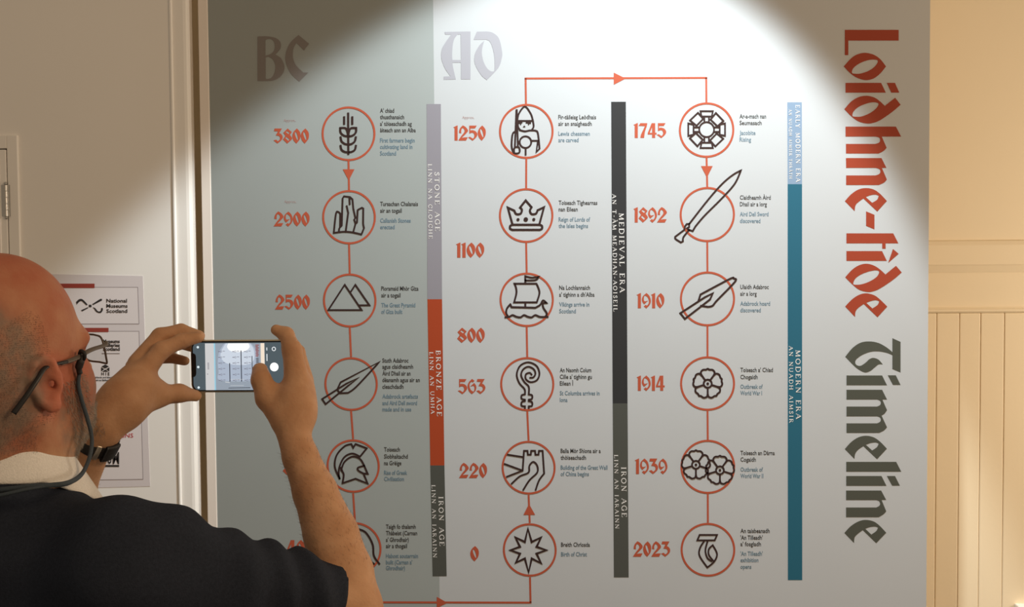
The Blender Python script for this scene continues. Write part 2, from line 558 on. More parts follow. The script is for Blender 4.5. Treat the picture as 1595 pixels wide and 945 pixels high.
# blackletter numerals, traced once each in a box of height 1
DIG = {
    '1': (382, 590, 130, 240, ['130,250 215,208 222,208 222,590 155,590 155,265']),
    '7': (380, 587, 278, 490, ['318,210 485,210 470,290s 425,430s 405,585 322,585 340,500s 400,370s 440,272 280,270']),
    '4': (380, 587, 508, 730, ['610,210 688,210 688,462 725,462 725,495 688,495 688,585 622,585 622,495 512,495 512,465', '622,270 545,465 622,465']),
    '5': (384, 590, 755, 985, ['780,208 958,208 920,270 795,270 795,345 850,328s 940,360s 982,440s 940,520s 860,592 755,515 795,505s 840,535s 880,545s 915,470s 890,400s 840,385s 780,405']),
    '3': (384, 646, 735, 960, ['755,262 930,262 862,380 920,410s 955,480s 925,560s 825,645 735,575 790,560s 830,595s 885,560s 900,500s 870,450s 790,435 850,325 740,320']),
    '6': (390, 648, 483, 710, ['600,255 655,300 615,335 585,310 540,360s 525,430s 550,530s 620,590s 660,570s 670,480s 645,430s 575,440 655,365 695,420s 708,490s 680,570s 595,648 520,570s 485,440s 520,340s']),
    '8': (396, 615, 262, 497, ['380,218 485,310 435,385 495,470 485,510s 370,615 262,510 330,410 272,330', '362,275 438,320 408,378 318,310', '350,430 438,508 405,563 308,475']),
    '2': (384, 605, 760, 1005, ['870,218 940,260s 1000,345s 960,410s 850,520s 830,532 990,532 950,605 760,605 830,500s 910,400s 920,330s 880,280s 840,290s 820,350s 822,410 775,405 780,350s 810,280s']),
    '0': (394, 722, 603, 812, ['720,328 790,410s 810,500s 790,610s 705,722 635,640s 605,520s 640,410s', '668,405s 715,440s 752,560s 752,650s 710,610s 662,490s']),
}


def digit(ch):
    if ch == '9':
        polys, w = digit('6')
        return [[(w - p[0], 1 - p[1]) for p in P] for P in polys], w
    h, base, x0, x1, cs = DIG[ch]
    return [[((p[0] - x0) / h, (base - p[1]) / h) for p in path(c)] for c in cs], (x1 - x0) / h


GROW = 0.018


def number(s, x0, x1, ytop, ybase, label):
    glyphs = [digit(c) for c in s]
    H = ybase - ytop
    gap_ = 0.045
    total = sum(g[1] for g in glyphs) + gap_ * (len(s) - 1)
    kx = (x1 - x0) / total
    x = 0.0
    parts = []
    for polys, w in glyphs:
        V, F = fill2d([[(p[0] + x, p[1]) for p in P] for P in polys], GROW)
        parts.append(([(x0 + v[0] * kx, ybase - v[1] * H) for v in V], F))
        x += w + gap_
    o = onto(*merge(parts), 'year_number', M['orange'])
    o['label'] = label


for s, x0, x1, yt, yb_, l in [
    ('3800', 427, 481, 200.5, 223, 'orange year 3800'), ('2900', 427, 482, 329.8, 352, 'orange year 2900'),
    ('2500', 429, 482.5, 459, 481.5, 'orange year 2500'), ('800', 441, 482, 716.5, 739, 'orange year 800 behind the arm'),
    ('400', 447, 488, 841, 863.5, 'orange year 400 behind the arm'),
    ('1250', 707, 756.5, 195.8, 218.5, 'orange year 1250'), ('1100', 711, 754, 378, 400.7, 'orange year 1100'),
    ('800', 712.6, 754.8, 510.6, 533.2, 'orange year 800 below the ship'), ('563', 714, 756, 590.4, 613, 'orange year 563'),
    ('220', 715.6, 758.4, 721, 743.7, 'orange year 220'), ('0', 732.8, 745.6, 850.4, 873.2, 'orange year zero'),
    ('1745', 987.5, 1037.5, 192, 214.4, 'orange year 1745'), ('1892', 987.5, 1038.6, 323, 346, 'orange year 1892'),
    ('1910', 992.4, 1034.5, 456.6, 479.4, 'orange year 1910'), ('1914', 992.4, 1035.2, 585, 607.9, 'orange year 1914'),
    ('1939', 989.5, 1039.3, 714.2, 737.5, 'orange year 1939'), ('2023', 986.5, 1043.8, 843.2, 866.2, 'orange year 2023')]:
    number(s, x0, x1, yt, yb_, l)

# sans text through Blender's own built-in typeface
_TX = {}


def text_geo(s, bold=0.0):
    key = (s, bold)
    if key in _TX:
        return _TX[key]
    cu = bpy.data.curves.new('tmp', 'FONT')
    cu.body = s
    cu.size = 1.0
    cu.resolution_u = 2
    cu.offset = bold
    o = bpy.data.objects.new('tmp', cu)
    COL.objects.link(o)
    dg = bpy.context.evaluated_depsgraph_get()
    dg.update()
    me = o.evaluated_get(dg).to_mesh()
    V = [(v.co.x, v.co.y) for v in me.vertices]
    F = [tuple(p.vertices) for p in me.polygons]
    bpy.data.objects.remove(o)
    bpy.data.curves.remove(cu)
    _TX[key] = (V, F)
    return V, F


def line_px(s, x, base, w, cap, bold=0.0):
    V, F = text_geo(s, bold)
    xs = [v[0] for v in V]
    a, b = min(xs), max(xs)
    kx = w / (b - a)
    ky = cap / 0.729
    return [(x + (v[0] - a) * kx, base - v[1] * ky) for v in V], F


def block(x, lines, m, name='event_text', bold=0.016):
    parts = [line_px(t, x if len(q) == 0 else q[0], b, w, 6.9, bold) for t, b, w, *q in lines]
    return onto(*merge(parts), name, m)


EV = [
    (592, [("A' chiad", 175.4, 22), ('thuathanaich', 185.4, 37.6), ("a' tòiseachadh ag", 195.8, 49.5), ('àiteach ann an Alba', 205.8, 55.6)],
     [('First farmers begin', 221.7, 54), ('cultivating land in', 231.7, 50.5), ('Scotland', 242, 25)]),
    (592.2, [('Tursachan Chalanais', 320.6, 59), ('air an togail', 331, 33.6)], [('Callanish Stones', 346.5, 47.6), ('erected', 356.6, 22.5)]),
    (593.9, [('Pioramaid Mhòr Giza', 452.3, 58), ('air a togail', 462.8, 30)], [('The Great Pyramid', 478.2, 53), ('of Giza built', 488.4, 33)]),
    (595.6, [('Stuth Adabroc', 564.3, 40.7), ('agus claidheamh', 573.9, 48), ('Àird Dhail air an', 584.4, 44), ('dèanamh agus air an', 594.6, 58.4), ('cleachdadh', 605, 33)],
     [('Adabrock artefacts', 620.2, 55.6), ('and Aird Dell sword', 630.5, 54), ('made and in use', 640.3, 45)]),
    (598.3, [('Toiseach', 702.8, 24.7), ('Sìobhaltachd', 713.7, 37), ('na Grèige', 724, 27)], [('Rise of Greek', 739, 36), ('Civilisation', 748.7, 31)]),
    (601.2, [('Taigh fo thalamh', 823, 46.4), ('Thàbeist (Carnan', 833, 48.6), ("a' Ghrodhair)", 843.3, 35.6), ('air a thogail', 853, 33)],
     [('Habost souterrain', 868.5, 50), ("built (Carnan a'", 878.3, 41), ('Ghrodhair)', 887.4, 29.6)]),
    (869.7, [('Fir-tàileisg Leòdhais', 185.5, 58.7), ('air an snaigheadh', 195.8, 52)], [('Lewis chessmen', 211.2, 49), ('are carved', 221.2, 31.5)]),
    (870.2, [('Toiseach Tighearnas', 318.8, 60.3), ('nan Eilean', 329, 29.6)], [('Reign of Lords of', 344.8, 49), ('the Isles begins', 354.8, 45.8)]),
    (871, [('Na Lochlannaich', 451, 48), ("a' tighinn a dh'Alba", 461.7, 55)], [('Vikings arrive in', 477, 47), ('Scotland', 487.5, 26)]),
    (872, [('An Naomh Colum', 579.3, 49), ("Cille a' tighinn gu", 589.7, 50), ('Eilean Ì', 600, 20.7)], [('St Columba arrives in', 615.2, 62), ('Iona', 625.6, 12)]),
    (873.3, [('Balla Mòr Shìona air a', 705, 62.4), ('thòiseachadh', 715.5, 39.5)], [('Building of the Great Wall', 731, 73), ('of China begins', 741, 44)]),
    (873.9, [('Breith Chrìosda', 851, 45)], [('Birth of Christ', 866, 40.4)]),
    (1151.9, [('Ar-a-mach nan', 184.3, 41.3), ('Seumasach', 194.5, 34.4)], [('Jacobite', 210, 24.8), ('Rising', 220.4, 18)]),
    (1152.4, [('Claidheamh Àird', 310.7, 48), ('Dhail air a lorg', 321, 42)], [('Aird Dell Sword', 336.5, 44.6), ('discovered', 347, 32)]),
    (1153, [('Ulaidh Adabroc', 449.8, 44.3), ('air a lorg', 460.3, 25.6)], [('Adabrock hoard', 475.7, 46.5), ('discovered', 486, 32)]),
    (1153.2, [("Toiseach a' Chiad", 579, 50.6), ('Chogaidh', 590, 27)], [('Outbreak of', 605, 34.7), ('World War I', 615, 33.6)]),
    (1153.3, [('Toiseach an Dàrna', 708.2, 53.4), ('Cogaidh', 718.5, 24)], [('Outbreak of', 734, 35), ('World War II', 744, 35.6)]),
    (1153.3, [('An taisbeanadh', 829.5, 45.5), ("'An Tilleadh'", 840, 34.7), ("a' fosgladh", 850, 32)], [("'An Tilleadh'", 865, 34.7), ('exhibition', 875, 28), ('opens', 885.3, 17)]),
]
for x, dk, bl in EV:
    block(x, dk, M['text_dark'])['label'] = 'charcoal Gaelic caption beginning ' + dk[0][0].replace("'", '')
    block(x, bl, M['text_blue'])['label'] = 'slate blue English caption beginning ' + bl[0][0].replace("'", '')
for x, b in ((442, 189.5), (443, 316), (720, 185)):
    onto(*line_px('Approx.', x, b, 19, 4.6), 'approx_note', M['faint'])

# serif capitals for the era names: strokes with weights, box height 1
SER = {
    'A': (.9, [('.08,0 .45,1', 0), ('.45,1 .84,0', 1), ('.2,.35 .66,.35', 0), ('-.02,0 .2,0', 2), ('.7,0 .98,0', 2)]),
    'B': (.75, [('.15,0 .15,1', 1), ('.15,1 .45,1s .6,.77s .45,.53 .15,.53', 0), ('.45,.53 .7,.27s .45,0 .15,0', 0), ('0,1 .2,1', 2), ('0,0 .2,0', 2)]),
    'C': (.8, [('.74,.8 .6,.97s .4,1s .1,.75s .08,.3s .35,0s .6,.02s .76,.2', .6), ('.76,.65 .76,.98', 2)]),
    'D': (.9, [('.15,0 .15,1', 1), ('.15,1 .5,1s .8,.75s .8,.25s .5,0 .15,0', .5), ('0,1 .2,1', 2), ('0,0 .2,0', 2)]),
    'E': (.72, [('.15,0 .15,1', 1), ('0,1 .62,1 .62,.82', 0), ('.15,.53 .5,.53', 0), ('0,0 .66,0 .68,.2', 0)]),
    'G': (.9, [('.74,.8 .6,.97s .4,1s .1,.75s .08,.3s .35,0s .6,.02s .76,.1', .6), ('.76,0 .76,.42', 1), ('.6,.42 .9,.42', 2), ('.76,.65 .76,.98', 2)]),
    'H': (.95, [('.15,0 .15,1', 1), ('.78,0 .78,1', 1), ('.15,.53 .78,.53', 0), ('0,1 .3,1', 2), ('0,0 .3,0', 2), ('.63,1 .93,1', 2), ('.63,0 .93,0', 2)]),
    'I': (.4, [('.18,0 .18,1', 1), ('.02,1 .34,1', 2), ('.02,0 .34,0', 2)]),
    'L': (.72, [('.15,0 .15,1', 1), ('0,1 .32,1', 2), ('0,0 .66,0 .68,.24', 0)]),
    'M': (1.1, [('.12,0 .15,1', 0), ('.15,1 .52,.05', 1), ('.52,.05 .9,1', 0), ('.9,1 .94,0', 1), ('0,0 .26,0', 2), ('.8,0 1.08,0', 2)]),
    'N': (.95, [('.14,0 .14,1', 0), ('.14,1 .8,0', 1), ('.8,0 .8,1', 0), ('0,1 .2,1', 2), ('0,0 .28,0', 2), ('.66,1 .94,1', 2)]),
    'O': (.95, [('.45,1s .1,.75s .1,.25s .45,0s .8,.25s .8,.75s .45,1s', .7)]),
    'R': (.82, [('.15,0 .15,1', 1), ('.15,1 .45,1s .62,.77s .45,.5 .15,.5', 0), ('.4,.5 .74,0', 1), ('0,1 .2,1', 2), ('0,0 .3,0', 2), ('.66,0 .86,0', 2)]),
    'S': (.62, [('.5,.8 .4,.98s .15,.9s .12,.7s .45,.4s .5,.15s .3,0s .1,.05s .06,.25', .6), ('.5,.7 .5,.98', 2), ('.06,.02 .06,.28', 2)]),
    'T': (.8, [('.38,0 .38,1', 1), ('.04,.8 .04,1 .72,1 .72,.8', 0), ('.22,0 .54,0', 2)]),
    'U': (.95, [('.15,1 .15,.3s .45,0s .76,.3s .76,1', .5), ('0,1 .3,1', 2), ('.62,1 .9,1', 2)]),
    'V': (.9, [('.08,1 .46,0', 1), ('.46,0 .82,1', 0), ('-.02,1 .24,1', 2), ('.7,1 .94,1', 2)]),
    'Y': (.85, [('.06,1 .4,.48 .4,0', 1), ('.4,.48 .74,1', 0), ('-.04,1 .2,1', 2), ('.62,1 .86,1', 2), ('.25,0 .56,0', 2)]),
    'Z': (.75, [('.06,.8 .06,1 .66,1', 0), ('.66,1 .06,0', 1), ('.06,0 .66,0 .68,.22', 0)]),
    '-': (.45, [('.05,.4 .36,.4', .5)]),
    'À': (.9, [('.08,0 .45,1', 0), ('.45,1 .84,0', 1), ('.2,.35 .66,.35', 0), ('-.02,0 .2,0', 2), ('.7,0 .98,0', 2), ('.25,1.35 .5,1.12', .5)]),
    ' ': (.55, []),
}


def era_text(s, xc, y0, y1, cap, label):
    """capitals reading downwards, tops to the right; xc = middle of the letters, leaning with the bar"""
    adv, track = 0, 0.30
    strokes = []
    for ch in s:
        w, st = SER[ch]
        for t, wt in st:
            wd = {0: .07, 1: .17, 2: .06}.get(wt, .07 + .1 * wt if wt < 1 else .1)
            strokes.append(ribbon([(p[0] + adv, p[1]) for p in path(t, False, 5)], wd, caps=False))
        adv += w + track
    V, F = merge(strokes, 0.00008)
    k = (y1 - y0) / (adv - track)
    lean = (xc[1] - xc[0]) / (y1 - y0)
    V = [(xc[0] + (v[1] - .5) * cap + v[0] * k * lean, y0 + v[0] * k, v[2]) for v in V]
    o = onto(V, F, 'era_name', M['text_white'], 0.001)
    o['label'] = label


era_text('STONE AGE', (680.6, 681.6), 268, 360, 7, 'white words on mauve bar in English')
era_text('LINN NA CLOICHE', (669.7, 670.8), 255.5, 372, 5.6, 'white words on mauve bar in Gaelic')
era_text('BRONZE AGE', (682.6, 684.6), 545.5, 648, 7, 'white words on rust bar in English')
era_text('LINN AN UMHA', (671.7, 674.2), 548, 644, 5.6, 'white words on rust bar in Gaelic')
era_text('IRON AGE', (686.8, 688.6), 773, 850, 7, 'white words on grey bar at lower left in English')
era_text('LINN AN IARAINN', (675.2, 677.6), 755, 868, 5.6, 'white words on grey bar at lower left in Gaelic')
era_text('MEDIEVAL ERA', (967.8, 969.4), 332, 455, 7.4, 'white words on near-black bar in English')
era_text('AN T-ÀM MEADHAN-AOISEIL', (956.6, 958.6), 302, 485, 5.8, 'white words on near-black bar in Gaelic')
era_text('IRON AGE', (971.4, 972.4), 727, 805, 7.4, 'white words on grey middle bar in English')
era_text('LINN AN IARAINN', (959.6, 961.2), 708, 823, 5.6, 'white words on grey middle bar in Gaelic')
era_text('EARLY MODERN ERA', (1242.4, 1243.2), 163.5, 283, 6.4, 'white words on pale blue bar in English')
era_text('AN NUADH AIMSIR THRÀTH', (1230.8, 1231.4), 170, 278, 4.6, 'white words on pale blue bar in Gaelic')
era_text('MODERN ERA', (1242.8, 1243.6), 545, 652, 7.2, 'white words on teal bar in English')
era_text('AN NUADH AIMSIR', (1231.8, 1232.4), 538.5, 658, 5.8, 'white words on teal bar in Gaelic')

# circles
CEN = [[(543, 208.2), (543.8, 338.1), (544.9, 467.7), (547, 597.7), (550.2, 725.4), (553, 854)],
       [(819.8, 204.5), (819.6, 335.5), (820.4, 466.6), (821.3, 597.9), (823.4, 727.9), (825.2, 856)],
       [(1100.5, 202.5), (1101.6, 333.9), (1101.9, 465.2), (1102, 597), (1102.4, 726.6), (1102.6, 855.7)]]
RO, RI = 0.0648, 0.0600
RING = {}
NAMES = [['ear of wheat', 'standing stones', 'two pyramids', 'bronze spearhead', 'crested helmet', 'partly hidden shape'],
         ['chess warrior', 'crown', 'longship', 'crozier', 'great wall tower', 'eight-pointed star'],
         ['round rosette', 'long sword', 'socketed blade', 'one poppy', 'two poppies', 'ribbon letter']]
for c in range(3):
    for k in range(6):
        ctr = U(*CEN[c][k], PY)
        n = 96
        vv = []
        for r in (RO, RI):
            vv += [(ctr.x + r * math.cos(2 * math.pi * i / n), PY - 0.0009, ctr.z + r * math.sin(2 * math.pi * i / n)) for i in range(n)]
        ff = [(i, n + i, n + (i + 1) % n, (i + 1) % n)[::-1] for i in range(n)]
        o = mesh_of('event_circle', vv, ff, M['orange'], PANEL)
        o['label'] = 'orange ring around the ' + NAMES[c][k]
        RING[(c, k)] = o

# connecting lines and arrows
def seg(*P, w=3.0):
    return ribbon(list(P), w, caps=False)


def tri(*P):
    return [tuple(p) for p in P], [(0, 1, 2)]


RR = 42.3
for c in range(3):
    for k in range(5):
        a, b = CEN[c][k], CEN[c][k + 1]
        g = [seg((a[0], a[1] + RR), (b[0], b[1] - RR))]
        name = 'connecting_line'
        onto(*merge(g), name, M['orange'], 0.0007)
def arrow(*P):
    onto(*tri(*P), 'direction_arrow', M['orange'], 0.0008)
arrow((534, 263.5), (552.3, 263.5), (543.3, 281))
arrow((1091.8, 258.5), (1110, 258.5), (1101, 276.5))
arrow((815.3, 801.5), (833.6, 801.5), (824, 784.3))
arrow((956, 113), (956, 132), (974.5, 122.3))
arrow((680.5, 929), (680.5, 946.5), (697, 938.3))
onto(*merge([seg((819.3, 204 - RR), (818.8, 122.2)), seg((817.3, 122.2), (1101.6, 121.2)), seg((1100, 121.2), (1100.3, 202 - RR))]), 'connecting_line', M['orange'], 0.0007)
onto(*merge([seg((825.6, 856 + RR), (826.4, 938)), seg((827.9, 938), (555, 937.5)), seg((553.4, 854 + RR), (554.6, 939))]), 'connecting_line', M['orange'], 0.0007)


def icon(c, k, fr, strokes, w=2.9, fills=(), name='icon'):
    parts = []
    for s in strokes:
        closed = s.startswith('c ')
        P = path(s[2:] if closed else s, closed, 6)
        parts.append(ribbon(fr(P), w, closed))
    for f in fills:
        parts.append(fill_px(fr, [f]))
    o = onto(*merge(parts, 0.00008), 'icon', M['icon'], 0.0012, RING[(c, k)])
    o['label'] = 'dark brown outline drawing of ' + NAMES[c][k]
    return o


def mirror(s, cx):
    out = []
    for t in s.split():
        q = 's' if t.endswith('s') else ''
        a, b = t.rstrip('s').split(',')
        out.append(f'{2 * cx - float(a)},{b}{q}')
    return ' '.join(out)


def disc(cx, cy, r):
    return ' '.join(f'{cx + r * math.cos(t * math.pi / 6):.2f},{cy + r * math.sin(t * math.pi / 6):.2f}s' for t in range(12))


Z3, Z4, Z5 = frame(380, 150, 3.78), frame(380, 400, 3.633), frame(380, 660, 3.316)
Z6, Z7, Z8 = frame(680, 140, 3.78), frame(680, 390, 3.375), frame(680, 660, 3.316)
Y1, Y2, Y3 = frame(960, 140, 3.633), frame(960, 400, 3.633), frame(960, 660, 3.316)
half = ['591,122 591,163', 'c 568,186 600,188s 612,215s 613,236 588,230s 570,212s', '570,240 576,264s 594,279s 612,283', '570,290 576,314s 594,326s 612,329']
icon(0, 0, Z3, ['614.5,100 615.5,340'] + half + [('c ' if s.startswith('c ') else '') + mirror(s[2:] if s.startswith('c ') else s, 615) for s in half], 3.1)
icon(0, 1, Z3, ['530,803 543,690s 556,680s 568,690 567,770 562,778 560,795', '567,770 577,760 582,600 590,588 625,592 640,606 645,660 657,715 650,725 658,748 647,790 645,798',
                '606,645 615,685 600,798', '622,595 624,635', '658,748 667,742 671,668 695,655 704,660 703,750 708,775 693,812 640,800s 590,796s 530,803'], 2.6)
icon(0, 2, Z4, ['c 571,157 667,300 478,300', '605,197 631,157 711,273 655,273'], 2.6)
icon(0, 3, Z4, ['c 443,803 463,832 590,728 650,682 580,716', 'c 528,750 548,708 768,592 640,730s 590,768 545,770'], 2.6)
icon(0, 4, Z5, ['495,282 470,220s 480,160s 520,115s 555,103 565,122 577,103 635,125 600,168 560,152s 520,170s 496,215s 490,255s 495,282',
                '510,305 516,260s 503,238 520,195s 560,168s 600,180s 622,215 640,257 618,255 592,240s 590,225s 622,215', '618,255 640,307 577,282 510,305', '500,225 508,240'], 2.7)
icon(0, 5, Z5, ['585,540 630,560s 665,620s 672,680s 700,722', '620,680 672,722', mirror('585,540 630,560s 665,620s 672,680s 700,722', 578), mirror('620,680 672,722', 578)], 2.9)
icon(1, 0, Z6, ['c 476,182 485,140s 520,98s 555,140s 568,182', '480,182 480,215s 492,235', '568,182 572,215s 560,237', '490,236 520,243s 548,238 585,240s 598,260s 607,345 588,365 597,300',
                '471,118 462,335', '473,118 480,335', 'c 460,340s 486,338s 488,368s 460,372s', '462,245 448,262s 443,330s 455,370', 'c ' + disc(524, 307, 34), '558,299 597,299', '525,342 525,382',
                '487,194 502,191', '530,191 553,194'], 2.7, [disc(496, 202, 4), disc(543, 202, 4), '508,219 517,209 526,219', '494,236 520,250 546,238 520,241'])
icon(1, 1, Z6, ['c 448,793 420,692 458,710 470,730s 495,728s 503,705s 492,692 525,650 560,690 550,710s 560,730s 585,728s 595,708 633,690 605,793',
                'c 447,793 608,793 621,800s 621,816s 608,823 447,823 434,816s 434,800s'], 3.3, [disc(480, 763, 9), disc(526, 762, 13), disc(573, 762, 9)])
icon(1, 2, Z7, ['c 410,174 525,174 535,195s 541,225s 527,272 408,272 420,225s 418,195s', '467,174 467,135 500,142s 537,138 520,155s 467,157', '467,272 467,297',
                '388,282 370,305s 367,330s 378,348', '388,282 395,297 520,300 545,285s 560,262s 578,275 560,278s 562,300s 580,330s 572,347',
                '362,350 382,348s 400,339s 420,347s 442,350s 460,339s 480,347s 500,350s 520,339s 545,348s 585,348'], 2.9)
kn = '465,755 448,760s 448,778s 465,783 465,790 448,796s 448,815s 465,818 465,828'
icon(1, 3, Z7, ['465,755 463,728s 435,695s 422,650s 440,605s 482,587s 525,605s 541,645s 528,680s 495,691s 470,675s 470,650s 490,642s 500,652',
                '485,755 485,715s 462,690s 445,655s 455,625s 482,610s 510,622s 520,645s 510,665s 492,668', kn, mirror(kn, 475)], 2.7)
icon(1, 4, Z8, ['445,240 452,138 470,138 472,158 487,158 489,138 509,138 511,158 527,158 529,138 548,138 556,255 530,290s 512,340',
                '388,308 430,270s 475,250s 480,215s 500,195s 520,215s 520,250s 480,290s 448,340', '368,158 445,170', '352,206 445,240', '445,240 363,272'], 2.7)
star = []
for i, (x, y) in enumerate([(472, 540), (540, 585), (567, 651), (540, 718), (476, 765), (410, 715), (382, 651), (408, 585)]):
    star.append(f'{x},{y}')
    a = math.radians(-90 + 22.5 + 45 * i)
    star.append(f'{474 + 46 * math.cos(a):.1f},{651 + 46 * math.sin(a):.1f}')
icon(1, 5, Z8, ['c ' + ' '.join(star)], 3.3)
ros = ['c ' + disc(511, 224, 42)]
for i in range(4):
    a = i * math.pi / 2
    rot = lambda q: ' '.join(f'{511 + x * math.cos(a) - y * math.sin(a):.1f},{224 + x * math.sin(a) + y * math.cos(a):.1f}' for x, y in q)
    ros += ['c ' + rot([(-35, -104), (35, -104), (29, -74), (-29, -74)]), rot([(-13, -72), (-13, -42)]), rot([(13, -72), (13, -42)])]
    ros.append('c ' + rot([(52, -94), (95, -49), (61, -19), (22, -57)]))
icon(2, 0, Y1, ros, 2.6)
icon(2, 1, Y1, ['412,758 520,620s 600,530s 660,480s 705,455 670,530s 600,610s 500,710s 447,772 432,798 408,790 400,782 412,775 412,758 398,758 388,772 386,790 333,830 335,842s 365,862 377,856 380,832s 412,792'], 2.8)
icon(2, 2, Y2, ['c 362,318 388,350 530,240 546,205 500,228', '465,247 476,212 640,125s 665,122s 671,140s 570,245s 545,275s 520,282 478,276'], 3.0)


def poppy(cx, cy, R):
    st = ['c ' + disc(cx, cy, R * .27)]
    for i in range(5):
        a0 = math.radians(-90 + 72 * i)
        pt = lambda da, r: f'{cx + R * r * math.cos(a0 + math.radians(da)):.1f},{cy + R * r * math.sin(a0 + math.radians(da)):.1f}'
        st.append(f'{pt(-36, .3)} {pt(-36, .66)} {pt(-32, .88)}s {pt(-20, .98)}s {pt(-7, .95)}s {pt(0, 1.0)}s {pt(7, .95)}s {pt(20, .98)}s {pt(32, .88)}s {pt(36, .66)}')
    return st, [disc(cx, cy, R * .09)]


s1, f1 = poppy(517, 716, 84)
icon(2, 3, Y2, s1, 2.9, f1)
sa, fa = poppy(411, 210, 75)
sb, fb = poppy(535, 238, 75)
icon(2, 4, Y3, sa + sb, 2.7, fa + fb)
icon(2, 5, Y3, ['c 430,572 520,572 508,600 418,600', '455,602 432,640s 430,680s 470,740 505,710s 520,670s 498,625 478,645s 478,675s 500,705', '472,602 460,650s 470,690s 492,708'], 2.6)

# ------------------------------------------------------------------ sponsor poster on the white boarding
def onposter(V, F, name, m, off, parent):
    return onto(V, F, name, m, off, parent, Y=LY)


pc = [(42, 426), (222.5, 429.5), (234, 757), (48, 762)]
c0 = U(138, 590, LY)
POSTER = thing('sponsor_poster', 'white paper poster of museum and funder logos behind the bald man', 'poster', (c0.x, LY, c0.z))
vv = [U(p[0], p[1], LY) for p in pc]
pm = mesh_of('sheet', [(v.x, LY - 0.0008, v.z) for v in vv] + [(v.x, LY - 0.0001, v.z) for v in vv],
             [(3, 2, 1, 0), (4, 5, 6, 7), (0, 1, 5, 4), (1, 2, 6, 5), (2, 3, 7, 6), (3, 0, 4, 7)], M['paper'], POSTER)
bx = lambda t: 'c ' + t
def rule(P, w=0.9):
    return ribbon(P, w, True, False)
inner = [([(52, 447), (215, 447), (217, 504), (54, 504)], [(3, 2, 1, 0)]), ([(54, 515.5), (217, 515.5), (223.2, 745.7), (58, 748)], [(3, 2, 1, 0)])]
onposter(*merge(inner), 'inner_panel', M['paper_in'], 0.0012, POSTER)
onposter(*merge([rule(q[0]) for q in inner]), 'panel_rule', M['paper_line'], 0.0016, POSTER)
for q in ([(60, 441.5), (147.8, 441.5), (147.8, 448.3), (60, 448.3)], [(70, 510.3), (169.5, 510.3), (169.5, 516.8), (70, 516.8)]):
    onposter(q, [(3, 2, 1, 0)], 'heading_strip', M['poster_red'], 0.002, POSTER)
K = frame(100, 420, 5.25)
X_ = fill_px(K, ['100,262 125,240s 150,240s 175,262s 195,285 185,290 165,272s 145,255s 125,262s 105,285'])
logo = [X_, fill_px(K, ['232,280 298,237 312,238 312,250 300,256 238,288']), fill_px(K, ['204,285 226,285 226,305 204,305']),
        fill_px(K, ['235,306 255,312s 275,335s 290,340s 302,332s 305,312 318,312 318,330s 305,350s 285,352s 262,340s 248,320s']), fill_px(K, ['197,305 200,312 150,340 140,330'])]
for t, x, b, w in (('National', 166.2, 470.8, 32), ('Museums', 166.2, 478.8, 33), ('Scotland', 166.2, 486.8, 32.5)):
    logo.append(line_px(t, x, b, w, 5.9, 0.02))
onposter(*merge(logo), 'museum_logo', M['ink'], 0.002, POSTER)
lg = [line_px(t, 161, b, w, 5.6, 0.03) for t, b, w in (('Museums', 533.8, 26), ('Galleries', 539.8, 26), ('Scotland', 545.8, 26))]
onposter(*merge(lg), 'galleries_logo', M['ink'], 0.002, POSTER)
onposter(*seg((159, 550.2), (187, 550.2), w=0.9), 'small_print', M['ink_soft'], 0.002, POSTER)
onposter(*seg((146, 623.4), (170, 623.4), w=1.0), 'small_print', M['ink_soft'], 0.002, POSTER)
onposter(*seg((145, 627.2), (215, 627.2), w=0.6), 'panel_rule', M['ink_soft'], 0.002, POSTER)
hie = [fill_px(K, ['338,773 368,790 338,806 308,790']), fill_px(K, ['305,796 330,812 305,830']), fill_px(K, ['372,796 346,812 372,830']), fill_px(K, ['312,832 338,815 364,832'])]
hie += [line_px('H I E', 158.3, 584.2, 13, 5, 0.02), line_px('Highlands and Islands Enterprise', 145, 588.6, 48, 2.8, 0.02), line_px('Iomairt na Gàidhealtachd is nan Eilean', 145, 593, 48, 2.8, 0.03)]
onposter(*merge(hie), 'agency_logo', M['ink'], 0.002, POSTER)
onposter(*line_px('DESIGNS', 165, 681, 43, 6.9), 'design_logo', M['poster_crimson'], 0.002, POSTER)
lm = []
for ch, x0, x1 in (('O', 159.5, 166), ('O', 167.5, 174.5), ('M', 176, 186)):
    lm.append(line_px(ch, x0, 721.8, x1 - x0, 19, 0.02))
lm += [([(154.8, 704), (157.4, 704), (157.4, 724), (154.8, 724)], [(3, 2, 1, 0)]), ([(154.8, 723.6), (186, 723.6), (186, 726.6), (154.8, 726.6)], [(3, 2, 1, 0)])]
lm.append(([(160.5, 728.9), (162.5, 728.9), (162.5, 731), (160.5, 731)], [(3, 2, 1, 0)]))
onposter(*merge(lm), 'loom_logo', M['ink'], 0.002, POSTER)
